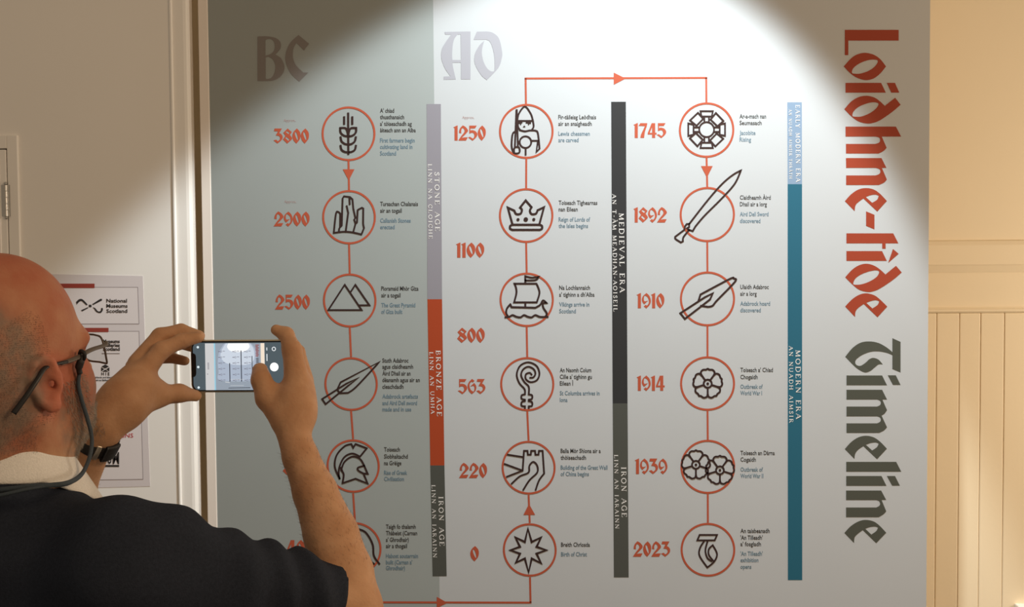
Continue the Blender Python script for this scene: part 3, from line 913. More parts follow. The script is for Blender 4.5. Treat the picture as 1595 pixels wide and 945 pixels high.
# ------------------------------------------------------------------ the man: signed-distance sculpting, one surface per body or garment
class Field:
    def __init__(self, lo, hi, h):
        self.lo = np.array(lo, float); self.h = h
        self.n = np.ceil((np.array(hi, float) - self.lo) / h).astype(int) + 1
        self.d = np.full(tuple(self.n), 0.05, np.float32)

    def _win(self, lo, hi, pad):
        a = np.clip(np.floor((np.array(lo) - pad - self.lo) / self.h).astype(int), 0, self.n - 1)
        b = np.clip(np.ceil((np.array(hi) + pad - self.lo) / self.h).astype(int) + 1, 1, self.n)
        return a, b

    def _grid(self, a, b):
        X = (self.lo[0] + self.h * np.arange(a[0], b[0]))[:, None, None].astype(np.float32)
        Y = (self.lo[1] + self.h * np.arange(a[1], b[1]))[None, :, None].astype(np.float32)
        Z = (self.lo[2] + self.h * np.arange(a[2], b[2]))[None, None, :].astype(np.float32)
        return X, Y, Z

    def _put(self, a, b, d, k, mode):
        s = (slice(a[0], b[0]), slice(a[1], b[1]), slice(a[2], b[2]))
        o = self.d[s]
        if mode == 'add':
            if k > 0:
                hh = np.maximum(k - np.abs(o - d), 0) / k
                self.d[s] = np.minimum(o, d) - hh * hh * k * 0.25
            else:
                self.d[s] = np.minimum(o, d)
        else:
            e = -d
            if k > 0:
                hh = np.maximum(k - np.abs(o - e), 0) / k
                self.d[s] = np.maximum(o, e) + hh * hh * k * 0.25
            else:
                self.d[s] = np.maximum(o, e)

    def cone(self, p, q, r0, r1, k=0.01, mode='add'):
        p, q = np.array(p, float), np.array(q, float)
        rm = max(r0, r1)
        a, b = self._win(np.minimum(p, q) - rm, np.maximum(p, q) + rm, k + 3 * self.h)
        if np.any(b <= a):
            return
        X, Y, Z = self._grid(a, b)
        u = q - p
        L = float(u @ u) + 1e-12
        t = np.clip(((X - p[0]) * u[0] + (Y - p[1]) * u[1] + (Z - p[2]) * u[2]) / L, 0, 1)
        d = np.sqrt((X - p[0] - t * u[0]) ** 2 + (Y - p[1] - t * u[1]) ** 2 + (Z - p[2] - t * u[2]) ** 2) - (r0 + (r1 - r0) * t)
        self._put(a, b, d, k, mode)

    def chain(self, pts, rads, k=0.01):
        for i in range(len(pts) - 1):
            self.cone(pts[i], pts[i + 1], rads[i], rads[i + 1], k)

    def ell(self, c, axes, rad, k=0.01, mode='add'):
        """axes: 3 unit vectors; rad: 3 radii"""
        c = np.array(c, float)
        rm = max(rad)
        a, b = self._win(c - rm, c + rm, k + 3 * self.h)
        if np.any(b <= a):
            return
        X, Y, Z = self._grid(a, b)
        X, Y, Z = X - c[0], Y - c[1], Z - c[2]
        q1 = q2 = 0
        for ax, r in zip(axes, rad):
            v = X * ax[0] + Y * ax[1] + Z * ax[2]
            q1 = q1 + (v / r) ** 2
            q2 = q2 + (v / (r * r)) ** 2
        k0, k1 = np.sqrt(q1), np.sqrt(q2) + 1e-9
        d = k0 * (k0 - 1) / k1
        d = np.where(k0 < 1e-3, -min(rad), d).astype(np.float32)
        self._put(a, b, d, k, mode)

    def plane(self, p, nrm, k=0.0, lo=None, hi=None):
        """cut away the side the normal points to"""
        lo = self.lo if lo is None else lo
        hi = self.lo + self.h * self.n if hi is None else hi
        a, b = self._win(np.array(lo), np.array(hi), 0)
        X, Y, Z = self._grid(a, b)
        d = -((X - p[0]) * nrm[0] + (Y - p[1]) * nrm[1] + (Z - p[2]) * nrm[2])
        self._put(a, b, d, k, 'sub')

    def mesh(self):
        """surface nets"""
        d = self.d
        ins = d < 0
        c = [ins[i:ins.shape[0] - 1 + i, j:ins.shape[1] - 1 + j, k:ins.shape[2] - 1 + k] for i in (0, 1) for j in (0, 1) for k in (0, 1)]
        cnt = sum(x.astype(np.int8) for x in c)
        act = (cnt > 0) & (cnt < 8)
        idx = np.argwhere(act)
        vid = np.full(act.shape, -1, np.int32)
        vid[act] = np.arange(len(idx))
        acc = np.zeros((len(idx), 3)); num = np.zeros(len(idx))
        corners = [(i, j, k) for i in (0, 1) for j in (0, 1) for k in (0, 1)]
        val = {q: d[idx[:, 0] + q[0], idx[:, 1] + q[1], idx[:, 2] + q[2]].astype(float) for q in corners}
        for q in corners:
            for ax in range(3):
                if q[ax] == 0:
                    q2 = list(q); q2[ax] = 1; q2 = tuple(q2)
                    a, b = val[q], val[q2]
                    m = (a < 0) != (b < 0)
                    t = np.where(m, a / (a - b + 1e-20), 0)
                    for w in range(3):
                        acc[:, w] += np.where(m, q[w] + (t if w == ax else 0), 0)
                    num += m
        V = (acc / num[:, None] + idx) * self.h + self.lo
        F = []
        for ax in range(3):
            u, w = (ax + 1) % 3, (ax + 2) % 3
            s0 = [slice(None)] * 3; s1 = [slice(None)] * 3
            s0[ax] = slice(0, -1); s1[ax] = slice(1, None)
            e = ins[tuple(s0)] != ins[tuple(s1)]
            q = np.argwhere(e)
            ok = (q[:, u] > 0) & (q[:, w] > 0) & (q[:, u] < d.shape[u] - 1) & (q[:, w] < d.shape[w] - 1)
            q = q[ok]
            inside = ins[tuple(q.T)]
            def at(du, dw):
                p = q.copy(); p[:, u] -= du; p[:, w] -= dw
                return vid[p[:, 0], p[:, 1], p[:, 2]]
            quad = np.stack([at(1, 1), at(0, 1), at(0, 0), at(1, 0)], 1)
            quad[~inside] = quad[~inside][:, ::-1]
            F.append(quad)
        return V, np.concatenate(F)


def field_obj(name, f, m, parent, smooth_it=2):
    V, F = f.mesh()
    me = bpy.data.meshes.new(name)
    me.vertices.add(len(V)); me.vertices.foreach_set('co', V.astype(np.float32).ravel())
    me.loops.add(F.size); me.loops.foreach_set('vertex_index', F.astype(np.int32).ravel())
    me.polygons.add(len(F))
    me.polygons.foreach_set('loop_start', np.arange(0, F.size, 4, dtype=np.int32))
    me.polygons.foreach_set('loop_total', np.full(len(F), 4, np.int32))
    me.update(calc_edges=True)
    me.validate()
    if smooth_it:
        bm = bmesh.new(); bm.from_mesh(me)
        for _ in range(smooth_it):
            bmesh.ops.smooth_vert(bm, verts=bm.verts, factor=0.5, use_axis_x=True, use_axis_y=True, use_axis_z=True)
        bm.to_mesh(me); bm.free()
    me.polygons.foreach_set('use_smooth', np.ones(len(me.polygons), bool))
    return link(name, me, m, parent)


def nv(v):
    return np.array(v, float)


def unit(v):
    v = nv(v)
    return v / np.linalg.norm(v)


# --- head frame: faces right and away from the viewer, chin slightly raised, tipped a little to its right
PHI = math.radians(64)
HC = nv(U(4, 587, 1.47))                       # between the ears
_f = unit((math.cos(PHI), math.sin(PHI), 0))
_s = unit((math.sin(PHI), -math.cos(PHI), 0))   # his right
_t = nv((0, 0, 1))
pit, rol = math.radians(16), math.radians(2)
HF = _f * math.cos(pit) + _t * math.sin(pit)
HU0 = -_f * math.sin(pit) + _t * math.cos(pit)
HR = _s * math.cos(rol) - HU0 * math.sin(rol)
HU = HU0 * math.cos(rol) + _s * math.sin(rol)
HAX = (HF, HR, HU)
hp = lambda f, r, u: HC + HF * f + HR * r + HU * u


def skin_material():
    m = bpy.data.materials.new('skin')
    m.use_nodes = True
    nt = m.node_tree
    b = nt.nodes['Principled BSDF']
    b.inputs['Roughness'].default_value = 0.62
    b.inputs['Specular IOR Level'].default_value = 0.22
    b.inputs['Subsurface Weight'].default_value = 0.06
    b.inputs['Subsurface Radius'].default_value = (0.008, 0.003, 0.0015)
    b.inputs['Subsurface Scale'].default_value = 1.0
    tc = nt.nodes.new('ShaderNodeTexCoord')

    def noise(sc, det=4):
        n = nt.nodes.new('ShaderNodeTexNoise')
        n.inputs['Scale'].default_value = sc
        n.inputs['Detail'].default_value = det
        nt.links.new(tc.outputs['Object'], n.inputs['Vector'])
        return n.outputs['Fac']

    def blob(c, r0, r1):
        """1 inside radius r0 of world point c, 0 beyond r1"""
        v = nt.nodes.new('ShaderNodeVectorMath'); v.operation = 'DISTANCE'
        g = nt.nodes.new('ShaderNodeNewGeometry')
        nt.links.new(g.outputs['Position'], v.inputs[0])
        v.inputs[1].default_value = tuple(c)
        r = nt.nodes.new('ShaderNodeMapRange')
        r.interpolation_type = 'SMOOTHSTEP'
        r.inputs['From Min'].default_value = r1
        r.inputs['From Max'].default_value = r0
        nt.links.new(v.outputs['Value'], r.inputs['Value'])
        return r.outputs['Result']

    def mix(fac, a, c2):
        x = nt.nodes.new('ShaderNodeMix'); x.data_type = 'RGBA'
        nt.links.new(fac, x.inputs[0])
        if isinstance(a, tuple):
            x.inputs[6].default_value = (*a, 1)
        else:
            nt.links.new(a, x.inputs[6])
        x.inputs[7].default_value = (*c2, 1)
        return x.outputs[2]

    def mul(a, c2):
        x = nt.nodes.new('ShaderNodeMath'); x.operation = 'MULTIPLY'
        nt.links.new(a, x.inputs[0])
        if isinstance(c2, float):
            x.inputs[1].default_value = c2
        else:
            nt.links.new(c2, x.inputs[1])
        return x.outputs[0]

    def ramp(a, lo, hi):
        r = nt.nodes.new('ShaderNodeMapRange')
        r.inputs['From Min'].default_value = lo
        r.inputs['From Max'].default_value = hi
        nt.links.new(a, r.inputs['Value'])
        return r.outputs['Result']
    arm = mix(ramp(noise(28), .35, .7), SKIN_A, SKIN_B)
    red = mix(mul(blob(hp(.0, 0, .03), .12, .148), ramp(noise(14), .1, .6)), arm, SKIN_HEAD)
    ear = mix(mul(blob(hp(.0, .085, -.004), .03, .05), 0.75), red, SKIN_EAR)
    # cropped grey stubble round the sides and back of the bald head, and over the jaw
    st = mix(mul(blob(hp(-.10, .06, .035), .085, .112), ramp(noise(55, 6), .1, .6)), ear, STUBBLE)
    st2 = mix(mul(blob(hp(-.06, .07, -.02), .04, .06), ramp(noise(70, 6), .3, .85)), st, STUBBLE)
    jw = mix(mul(blob(hp(.06, .04, -.07), .045, .07), ramp(noise(80, 6), .3, .75)), st2, STUBBLE)
    nt.links.new(jw, b.inputs['Base Color'])
    bp = nt.nodes.new('ShaderNodeBump')
    bp.inputs['Strength'].default_value = 0.45
    bp.inputs['Distance'].default_value = 0.0022
    ad = nt.nodes.new('ShaderNodeMath'); ad.operation = 'MULTIPLY_ADD'
    ad.inputs[1].default_value = 0.4
    nt.links.new(noise(260, 3), ad.inputs[0])
    nt.links.new(noise(75, 3), ad.inputs[2])
    nt.links.new(ad.outputs[0], bp.inputs['Height'])
    nt.links.new(bp.outputs['Normal'], b.inputs['Normal'])
    return m


SKIN_A, SKIN_B = (0.56, 0.32, 0.185), (0.46, 0.24, 0.128)
SKIN_HEAD = (0.42, 0.135, 0.075)
SKIN_EAR = (0.52, 0.165, 0.10)
STUBBLE = (0.25, 0.17, 0.125)
M['skin'] = skin_material()
M['shirt'] = mat('charcoal_knit', (0.025, 0.030, 0.044), 0.95, noise=0.35, nscale=300, bump=0.5, bscale=700, spec=0.1)
M['collar'] = mat('speckled_grey_knit', (0.82, 0.79, 0.75), 0.9, noise=0.16, nscale=420, bump=0.4, bscale=500, spec=0.1)
M['trousers'] = mat('dark_trousers', (0.025, 0.027, 0.035), 0.9, noise=0.2, nscale=200)
M['shoe'] = mat('black_leather', (0.015, 0.013, 0.012), 0.4)
M['beard'] = mat('grey_hair', (0.30, 0.26, 0.22), 0.6, noise=0.4, nscale=150)
M['stubble'] = mat('short_grey_hair', (0.13, 0.10, 0.08), 0.7, noise=0.4, nscale=150)
M['nail'] = mat('fingernail', (0.55, 0.30, 0.20), 0.35)

def mixp(a, b, t):
    return a + (b - a) * t


NB = nv(U(5, 765, 1.485))                       # base of the neck
SR = nv(U(195, 880, 1.40))                      # right shoulder
SL = NB + nv((-.165, .085, 0)) + nv((0, 0, SR[2] - NB[2] + .01))           # left shoulder
ER = nv(U(540, 945, 1.55))                      # right elbow
WR_ = nv(U(457, 676, 1.66))                     # right wrist
EL = nv(U(42, 892, 1.74))             # left elbow
WL = nv(U(160, 660, 1.625))                     # left wrist
PHY = 1.72                                      # phone distance

f = Field((-1.0, 1.24, 0.95), (-0.10, 1.90, 1.745), 0.0025)
# skull, face, jaw
f.ell(hp(-.010, 0, .036), HAX, (.100, .0775, .116), .0)
f.ell(hp(.034, 0, .048), HAX, (.068, .070, .086), .03)
f.ell(hp(-.045, 0, .012), HAX, (.062, .068, .072), .03)
f.ell(hp(.045, 0, -.035), HAX, (.056, .062, .075), .03)
f.ell(hp(.036, 0, -.070), HAX, (.058, .060, .044), .03)
f.ell(hp(.076, 0, -.088), HAX, (.024, .030, .022), .025)
f.ell(hp(.082, 0, .024), HAX, (.018, .064, .013), .02)
for s in (-1, 1):
    f.ell(hp(.058, s * .045, -.030), HAX, (.030, .022, .030), .02)          # cheekbone
    f.ell(hp(.104, s * .031, .002), HAX, (.014, .017, .012), .014, 'sub')    # eye socket
    f.ell(hp(.083, s * .031, .002), HAX, (.013, .014, .011), .003)           # lidded eyeball
    f.ell(hp(.105, s * .011, -.038), HAX, (.010, .009, .008), .008)          # nostril wing
f.cone(hp(.094, 0, .012), hp(.118, 0, -.034), .009, .0125, .012)             # nose
f.ell(hp(.097, 0, -.064), HAX, (.009, .024, .006), .007)                     # lips
f.ell(hp(.095, 0, -.076), HAX, (.010, .021, .007), .007)
f.cone(hp(.108, -.022, -.070), hp(.108, .022, -.070), .0022, .0022, .002, 'sub')
# neck
f.cone(hp(-.030, 0, -.03), NB + nv((-.0, 0, -.03)), .059, .066, .03)
f.cone(hp(-.055, 0, -.01), NB + nv((-.02, -.015, -.0)), .050, .060, .03)
for s in (-1, 1):                                                            # neck muscle behind the ear
    f.cone(hp(-.018, s * .058, -.045), NB + _f * .05 + _s * s * .02, .018, .014, .025)
# ears
for s in (-1, 1):
    out = unit(HR * s * .80 - HF * .50)
    ex = unit(HU - out * float(HU @ out))
    ez = np.cross(ex, out)
    ez = ez if float(ez @ HF) > 0 else -ez
    ec = hp(-.004, s * .080, -.002) + out * .008
    e = lambda a, b, c: ec + ez * a + ex * b + out * c
    f.ell(e(.0, .006, -.006), (ez, ex, out), (.019, .028, .007), .008)
    rim = [(.012, .016), (.010, .028), (.000, .034), (-.011, .030), (-.0175, .017), (-.0175, .001), (-.012, -.014), (-.004, -.024)]
    P = [e(a, b, .000 + (.002 if a < 0 else -.004)) for a, b in rim]
    f.chain(P, [.0035, .0042, .0045, .0048, .0048, .0046, .0048, .006], .004)
    f.ell(e(.002, -.023, -.001), (ez, ex, out), (.0085, .010, .006), .006)   # lobe
    f.ell(e(.001, .000, .004), (ez, ex, out), (.0085, .0125, .008), .004, 'sub')
    f.ell(e(-.003, .020, .004), (ez, ex, out), (.007, .008, .0045), .004, 'sub')
    f.ell(e(.005, .000, -.004), (ez, ex, out), (.004, .006, .013), .001, 'sub')    # tragus
# trunk under the clothes and the arms
f.cone(NB, (NB + nv((0, .02, -.22))), .075, .10, .05)
f.cone(SR, SL, .05, .05, .06)
f.chain([SR, mixp(SR, ER, .85), ER], [.040, .036, .041], .03)
f.chain([SL, mixp(SL, EL, .85), EL], [.040, .036, .040], .03)


# right forearm: swells below the elbow and tapers to an oval wrist
ax_r = unit(WR_ - ER)
f.chain([ER, mixp(ER, WR_, .18) + nv((.008, 0, 0)), mixp(ER, WR_, .40) + nv((.009, 0, 0)), mixp(ER, WR_, .65) + nv((.005, 0, 0)), mixp(ER, WR_, .86), WR_], [.039, .0385, .0345, .0285, .0232, .0220], .006)
f.cone(mixp(ER, WR_, .10) + nv((.006, -.006, 0)), mixp(ER, WR_, .50) + nv((.005, -.004, 0)), .034, .024, .01)
f.ell(ER + nv((.002, .004, -.012)), HAX, (.034, .034, .034), .03)
# left forearm
f.chain([EL, mixp(EL, WL, .25), mixp(EL, WL, .6), mixp(EL, WL, .88), WL], [.040, .041, .033, .0255, .0245], .008)
# ---- right hand: thumb on the screen side, index over the top edge, the others behind the phone
h = lambda px, py, Y: nv(U(px, py, Y))
palm = [(457, 655, 1.665, .0205), (459, 628, 1.683, .0215), (461, 606, 1.700, .0205)]
f.chain([h(*p[:3]) for p in palm], [p[3] for p in palm], .015)
f.cone(h(470, 648, 1.672), h(467, 604, 1.712), .0185, .0175, .015)
f.cone(h(448, 655, 1.668), h(442, 625, 1.690), .0175, .0165, .012)
f.cone(h(466, 640, 1.68), h(466, 596, 1.735), .018, .015, .015)
f.chain([h(463, 594, 1.700), h(455, 545, 1.711), h(446, 521, 1.727), h(430, 513.5, 1.728)], [.0180, .0132, .0102, .0078], .006)     # index
f.chain([h(474, 592, 1.722), h(463, 548, 1.752), h(430, 545, 1.752), h(404, 552, 1.743)], [.0130, .0108, .0095, .0080], .004)      # middle
f.chain([h(475, 602, 1.738), h(463, 570, 1.768), h(432, 568, 1.766), h(408, 573, 1.750)], [.0125, .0102, .0092, .0078], .004)      # ring
f.chain([h(473, 618, 1.745), h(458, 596, 1.772), h(434, 592, 1.768), h(416, 594, 1.752)], [.0110, .0090, .0082, .0070], .004)      # little
f.chain([h(441, 651, 1.668), h(417, 620, 1.688), h(407, 592, 1.692), h(405, 577, 1.703)], [.0185, .0155, .0128, .0112], .008)      # thumb
f.cone(h(450, 628, 1.688), h(428, 612, 1.697), .013, .010, .014)                                                                  # web
for p, q in (((456, 600), (457, 640)), ((465, 600), (463, 640)), ((473, 606), (468, 640))):                                       # tendons
    f.cone(h(*p, 1.684), h(*q, 1.668), .0036, .0028, .006)
# ---- left hand: pinches the near end, index and middle on top, thumb below
f.chain([WL, h(192, 627, 1.640), h(213, 598, 1.660)], [.0265, .0275, .0235], .02)
f.cone(h(185, 622, 1.648), h(219, 572, 1.690), .022, .0165, .02)
f.cone(h(197, 640, 1.640), h(226, 606, 1.668), .0195, .0185, .018)
f.chain([h(222, 582, 1.672), h(252, 545, 1.690), h(283, 531, 1.708), h(309, 525.5, 1.716)], [.0150, .0115, .0100, .0080], .006)    # index
f.chain([h(215, 566, 1.692), h(249, 523, 1.715), h(282, 515, 1.728), h(311, 523, 1.727)], [.0145, .0112, .0098, .0078], .004)      # middle
f.chain([h(210, 572, 1.712), h(243, 538, 1.742), h(276, 532, 1.752), h(304, 541, 1.744)], [.0135, .0105, .0092, .0078], .004)      # ring
f.chain([h(206, 585, 1.728), h(234, 560, 1.758), h(262, 556, 1.766), h(288, 562, 1.760)], [.0115, .0092, .0082, .0070], .004)      # little
f.chain([h(208, 632, 1.652), h(243, 617, 1.678), h(279, 612, 1.698), h(305, 616, 1.715)], [.0185, .0150, .0112, .0082], .010)      # thumb
f.cone(h(215, 600, 1.662), h(243, 606, 1.678), .017, .010, .016)                                                                  # web
PERSON = thing('person', 'bald man in a dark charcoal sweater seen from behind, raising both hands', 'person', (NB[0], NB[1], 0))
body = field_obj('body', f, M['skin'], PERSON, 2)
del f


# ---- sweater
g = Field((-1.02, 1.05, 0.55), (-0.10, 1.90, 1.53), 0.005)
waist = NB + nv((-.02, .0, -.52))
_bs = unit((SR - SL) * nv((1, 1, 0)))
_bf = nv((-_bs[1], _bs[0], 0))
BAX = (_bs, _bf, nv((0, 0, 1)))
chest = NB + nv((.0, .02, -.19))
g.ell(chest, BAX, (.205, .135, .20), .0)
g.ell(chest + nv((-.0, 0, -.17)), BAX, (.190, .135, .22), .06)
g.ell(waist + nv((0, 0, .05)), BAX, (.175, .130, .20), .06)
g.cone(NB + nv((0, 0, -.065)), SR, .072, .066, .05)
g.cone(NB + nv((0, 0, -.065)), SL, .072, .066, .05)
g.cone(SR, ER, .070, .0530, .04)
g.cone(SL, mixp(SL, EL, .82), .070, .058, .04)
g.cone(NB - _f * .016 + nv((0, 0, -.05)), NB - _f * .014 + nv((.0, .0, .010)), .104, .087, .03)
g.ell(nv(U(268, 826, 1.425)), BAX, (.036, .034, .026), .03)
# bunched folds over the shoulder and sleeve
u = unit(ER - SR)
for t, rr, dz, dd in ((.02, .024, .048, 0), (.16, .020, .048, .0), (.37, .012, .048, 0.0), (.62, .011, .045, 0), (.74, .009, .044, 0), (.86, .009, .043, 0)):
    c = mixp(SR, ER, t)
    g.cone(c + nv((-.010, .03, dz - .012)), c + nv((.014, -.045, dz * .35)), rr, rr * .5, .022)
rng = np.random.default_rng(4)
X, Y, Z = g._grid(np.zeros(3, int), g.n)
wr_ = (np.sin(X * 31 + Z * 40 + 1.5 * np.sin(Y * 22)) * np.sin(Z * 26 - X * 17 + Y * 20) * .0035 + np.sin(X * 85 - Z * 30 + 2 * np.sin(Z * 25)) * .0012)
ta = (X - SR[0]) * u[0] + (Y - SR[1]) * u[1] + (Z - SR[2]) * u[2]
wr_ = wr_ + 0.0062 * np.sin(ta * 105 + 5 * (Z - SR[2]) * 7 + 2.2 * np.sin(X * 19 + Y * 13)) * np.exp(-((ta - .24) / .13) ** 2)
g.d += wr_.astype(np.float32)
# neck opening, sleeve hems, waist hem
g.cone(NB + nv((0, .0, -.045)), NB + nv((.01, .03, .12)), .060, .074, .004, 'sub')
hem = mixp(SR, ER, .925)
g.plane(hem, u, .006, hem - .12, hem + .14)
ul = unit(EL - SL)
hl = mixp(SL, EL, .9)
g.plane(hl, ul, .006, hl - .066, hl + .066)
g.plane(NB + nv((0, 0, -.68)), nv((0, 0, -1)), .006)
shirt = field_obj('sweater', g, M['shirt'], PERSON, 2)
del g

# ---- trousers and shoes, below the frame
t_ = Field((-1.05, 1.15, 0.0), (-0.25, 1.85, 0.95), 0.01)
hips = NB + nv((-.02, .0, -.60))
t_.ell(hips + nv((0, 0, .0)), BAX, (.18, .13, .14), .0)
feet = []
for s in (-1, 1):
    top = hips + _bs * s * .09 + nv((0, 0, -.06))
    ft = nv((hips[0], hips[1], .07)) + _bs * s * .12
    t_.cone(top, mixp(top, ft, .5) + _bf * .02, .088, .066, .04)
    t_.cone(mixp(top, ft, .5) + _bf * .02, ft, .066, .058, .03)
    feet.append(ft)
t_.plane(nv((0, 0, .05)), nv((0, 0, -1)))
field_obj('trousers', t_, M['trousers'], PERSON, 2)
for ft in feet:
    s_ = Field(ft - nv((.2, .2, .08)), ft + nv((.24, .24, .10)), .006)
    p0 = nv((ft[0], ft[1], .045))
    s_.cone(p0 - _bf * .04, p0 + _bf * .08, .040, .040, .0)
    s_.cone(p0 + _bf * .08 + nv((0, 0, -.01)), p0 + _bf * .15 + nv((0, 0, -.012)), .042, .032, .02)
    s_.cone(p0, p0 + nv((0, 0, .05)), .042, .045, .02)
    s_.plane(nv((0, 0, .002)), nv((0, 0, -1)))
    field_obj('shoe', s_, M['shoe'], PERSON, 1)

# ---- grey knit collar standing up round the neck, with a fold-over front point
def collar():
    n = 96
    V, F = [], []
    prof = 7
    for i in range(n):
        a = 2 * math.pi * i / n                   # 0 = his front
        dirn = _f * math.cos(a) + _s * math.sin(a)
        fr = max(0, math.cos(a - math.radians(8))) ** 2
        for j in range(prof):
            t = j / (prof - 1)
            # rises at the neck, turns over and falls outwards
            fh = max(0, math.cos(a - math.radians(8))) ** 1.2
            r = .0705 + .0135 * t + .018 * max(0, t - .3) + fr * (.014 + .020 * t)
            zz = .092 - .050 * fh - .068 * t ** 1.15 - fr * .012 * t + .003 * math.sin(3 * a) * t
            base = NB + nv((-.004, -.004, .0))
            V.append(base + dirn * r + nv((0, 0, zz)))
    for i in range(n):
        for j in range(prof - 1):
            a, b = i * prof + j, ((i + 1) % n) * prof + j
            F.append((a, b, b + 1, a + 1))
    o = mesh_of('collar', V, F, M['collar'], PERSON, True)
    md = o.modifiers.new('thick', 'SOLIDIFY')
    md.thickness = .005
    md.offset = 0
    sb = o.modifiers.new('smooth', 'SUBSURF')
    sb.levels = sb.render_levels = 1
    o['label'] = 'speckled light grey collar'
    return o


collar()

# ---- hair: cropped stubble strands on the sides and back, fuller beard on the jaw
dg = bpy.context.evaluated_depsgraph_get()
bco = np.empty(len(body.data.vertices) * 3, np.float32); body.data.vertices.foreach_get('co', bco); bco = bco.reshape(-1, 3)
bno = np.empty(len(body.data.vertices) * 3, np.float32); body.data.vertices.foreach_get('normal', bno); bno = bno.reshape(-1, 3)
loc = np.stack([(bco - HC) @ HF, (bco - HC) @ HR, (bco - HC) @ HU], 1)


def strands(name, sel, count, length, width, m, down, label, seed):
    r = np.random.default_rng(seed)
    ids = np.argwhere(sel).ravel()
    ids = r.choice(ids, min(count, len(ids)), replace=False)
    V, F = [], []
    for i in ids:
        p, n_ = bco[i].astype(float), bno[i].astype(float)
        d = unit(n_ * .75 + down + r.normal(0, .28, 3))
        L = length * r.uniform(.6, 1.2)
        s1 = unit(np.cross(d, n_ + r.normal(0, .3, 3)))
        s2 = np.cross(d, s1)
        w = width * .5
        k = len(V)
        mid = p + d * L * .55
        tip = p + unit(d + down * .5) * L
        for q, ww in ((p - n_ * .0006, w), (mid, w * .8)):
            V += [q + s1 * ww, q - s1 * ww * .5 + s2 * ww * .87, q - s1 * ww * .5 - s2 * ww * .87]
        V.append(tip)
        for a in range(3):
            b = (a + 1) % 3
            F += [(k + a, k + b, k + 3 + b, k + 3 + a), (k + 3 + a, k + 3 + b, k + 6)]
    o = mesh_of(name, V, F, m, PERSON)
    o['label'] = label
    o['kind'] = 'stuff'
    return o


lf, lr, lu = loc.T
ear_d = np.sqrt((lf + .006) ** 2 + ((np.abs(lr) - .082)) ** 2 + (lu) ** 2)
side_hair = (lu > -.085) & (lu < .070 + .25 * (lf + .08) - 1.2 * np.maximum(lf + .0, 0)) & (lf < .012) & (ear_d > .036) & (np.abs(loc).max(1) < .13) & ~((lu < -.045) & (lf > -.03))
strands('hair', side_hair, 7000, .0024, .0004, M['stubble'], -HU * .6 - HF * .3, 'cropped grey-brown stubble on the sides and back of the head', 1)
jaw = (lu < -.012) & (lu > -.125) & (lf > .026 - .12 * (lu + .05)) & (lf < .12) & ~((lu > -.058) & (lf > .062)) & (np.abs(lr) < .075) & ~((np.abs(lr) < .022) & (lu > -.082) & (lu < -.058))
strands('beard', jaw, 3600, .0055, .0005, M['beard'], -HU * .75 - HF * .1, 'short grey beard along the jaw', 2)

# ------------------------------------------------------------------ tubes for cords and wires
def tube(name, P, rad, m, parent=None, n=10, flat=None, cyc=False):
    P = [nv(p) for p in P]
    N = len(P)
    V, F = [], []
    prev = None
    for i, p in enumerate(P):
        t = unit(P[min(i + 1, N - 1)] - P[max(i - 1, 0)])
        if prev is None:
            a = unit(np.cross(t, (0.3, 0.2, 1) if abs(t[2]) < .9 else (1, 0, 0)))
        else:
            a = unit(prev - t * float(prev @ t))
        prev = a
        b = np.cross(t, a)
        r = rad[i] if hasattr(rad, '__len__') else rad
        fx = flat if flat else 1
        for k in range(n):
            w = 2 * math.pi * k / n
            V.append(p + a * math.cos(w) * r + b * math.sin(w) * r * fx)
    for i in range(N - 1):
        for k in range(n):
            F.append((i * n + k, i * n + (k + 1) % n, (i + 1) * n + (k + 1) % n, (i + 1) * n + k))
    F += [tuple(range(n))[::-1], tuple(range((N - 1) * n, N * n))]
    return mesh_of(name, V, F, m, parent, True)


def spline(P, n=8):
    return [nv(p) for p in catmull([tuple(p) for p in P], False, n)]


# ------------------------------------------------------------------ eyeglasses
M['glass_metal'] = mat('grey_metal', (0.13, 0.105, 0.085), 0.5, metal=0.2)
M['glass_black'] = mat('black_temple_tip', (0.02, 0.018, 0.018), 0.4)
gl = bpy.data.materials.new('clear_lens')
gl.use_nodes = True
_n = gl.node_tree.nodes
_n.remove(_n['Principled BSDF'])
_tr, _gs, _mx = _n.new('ShaderNodeBsdfTransparent'), _n.new('ShaderNodeBsdfGlossy'), _n.new('ShaderNodeMixShader')
_tr.inputs[0].default_value = (.95, .96, .96, 1)
_gs.inputs['Roughness'].default_value = 0.05
_mx.inputs[0].default_value = 0.06
gl.node_tree.links.new(_tr.outputs[0], _mx.inputs[1])
gl.node_tree.links.new(_gs.outputs[0], _mx.inputs[2])
gl.node_tree.links.new(_mx.outputs[0], _n['Material Output'].inputs[0])
M['lens'] = gl
GL = thing('eyeglasses', 'grey metal eyeglasses with black temple tips worn by the bald man', 'glasses', hp(.10, 0, .0))
GLF, GLR = .117, .0355                           # lens plane and lens centre
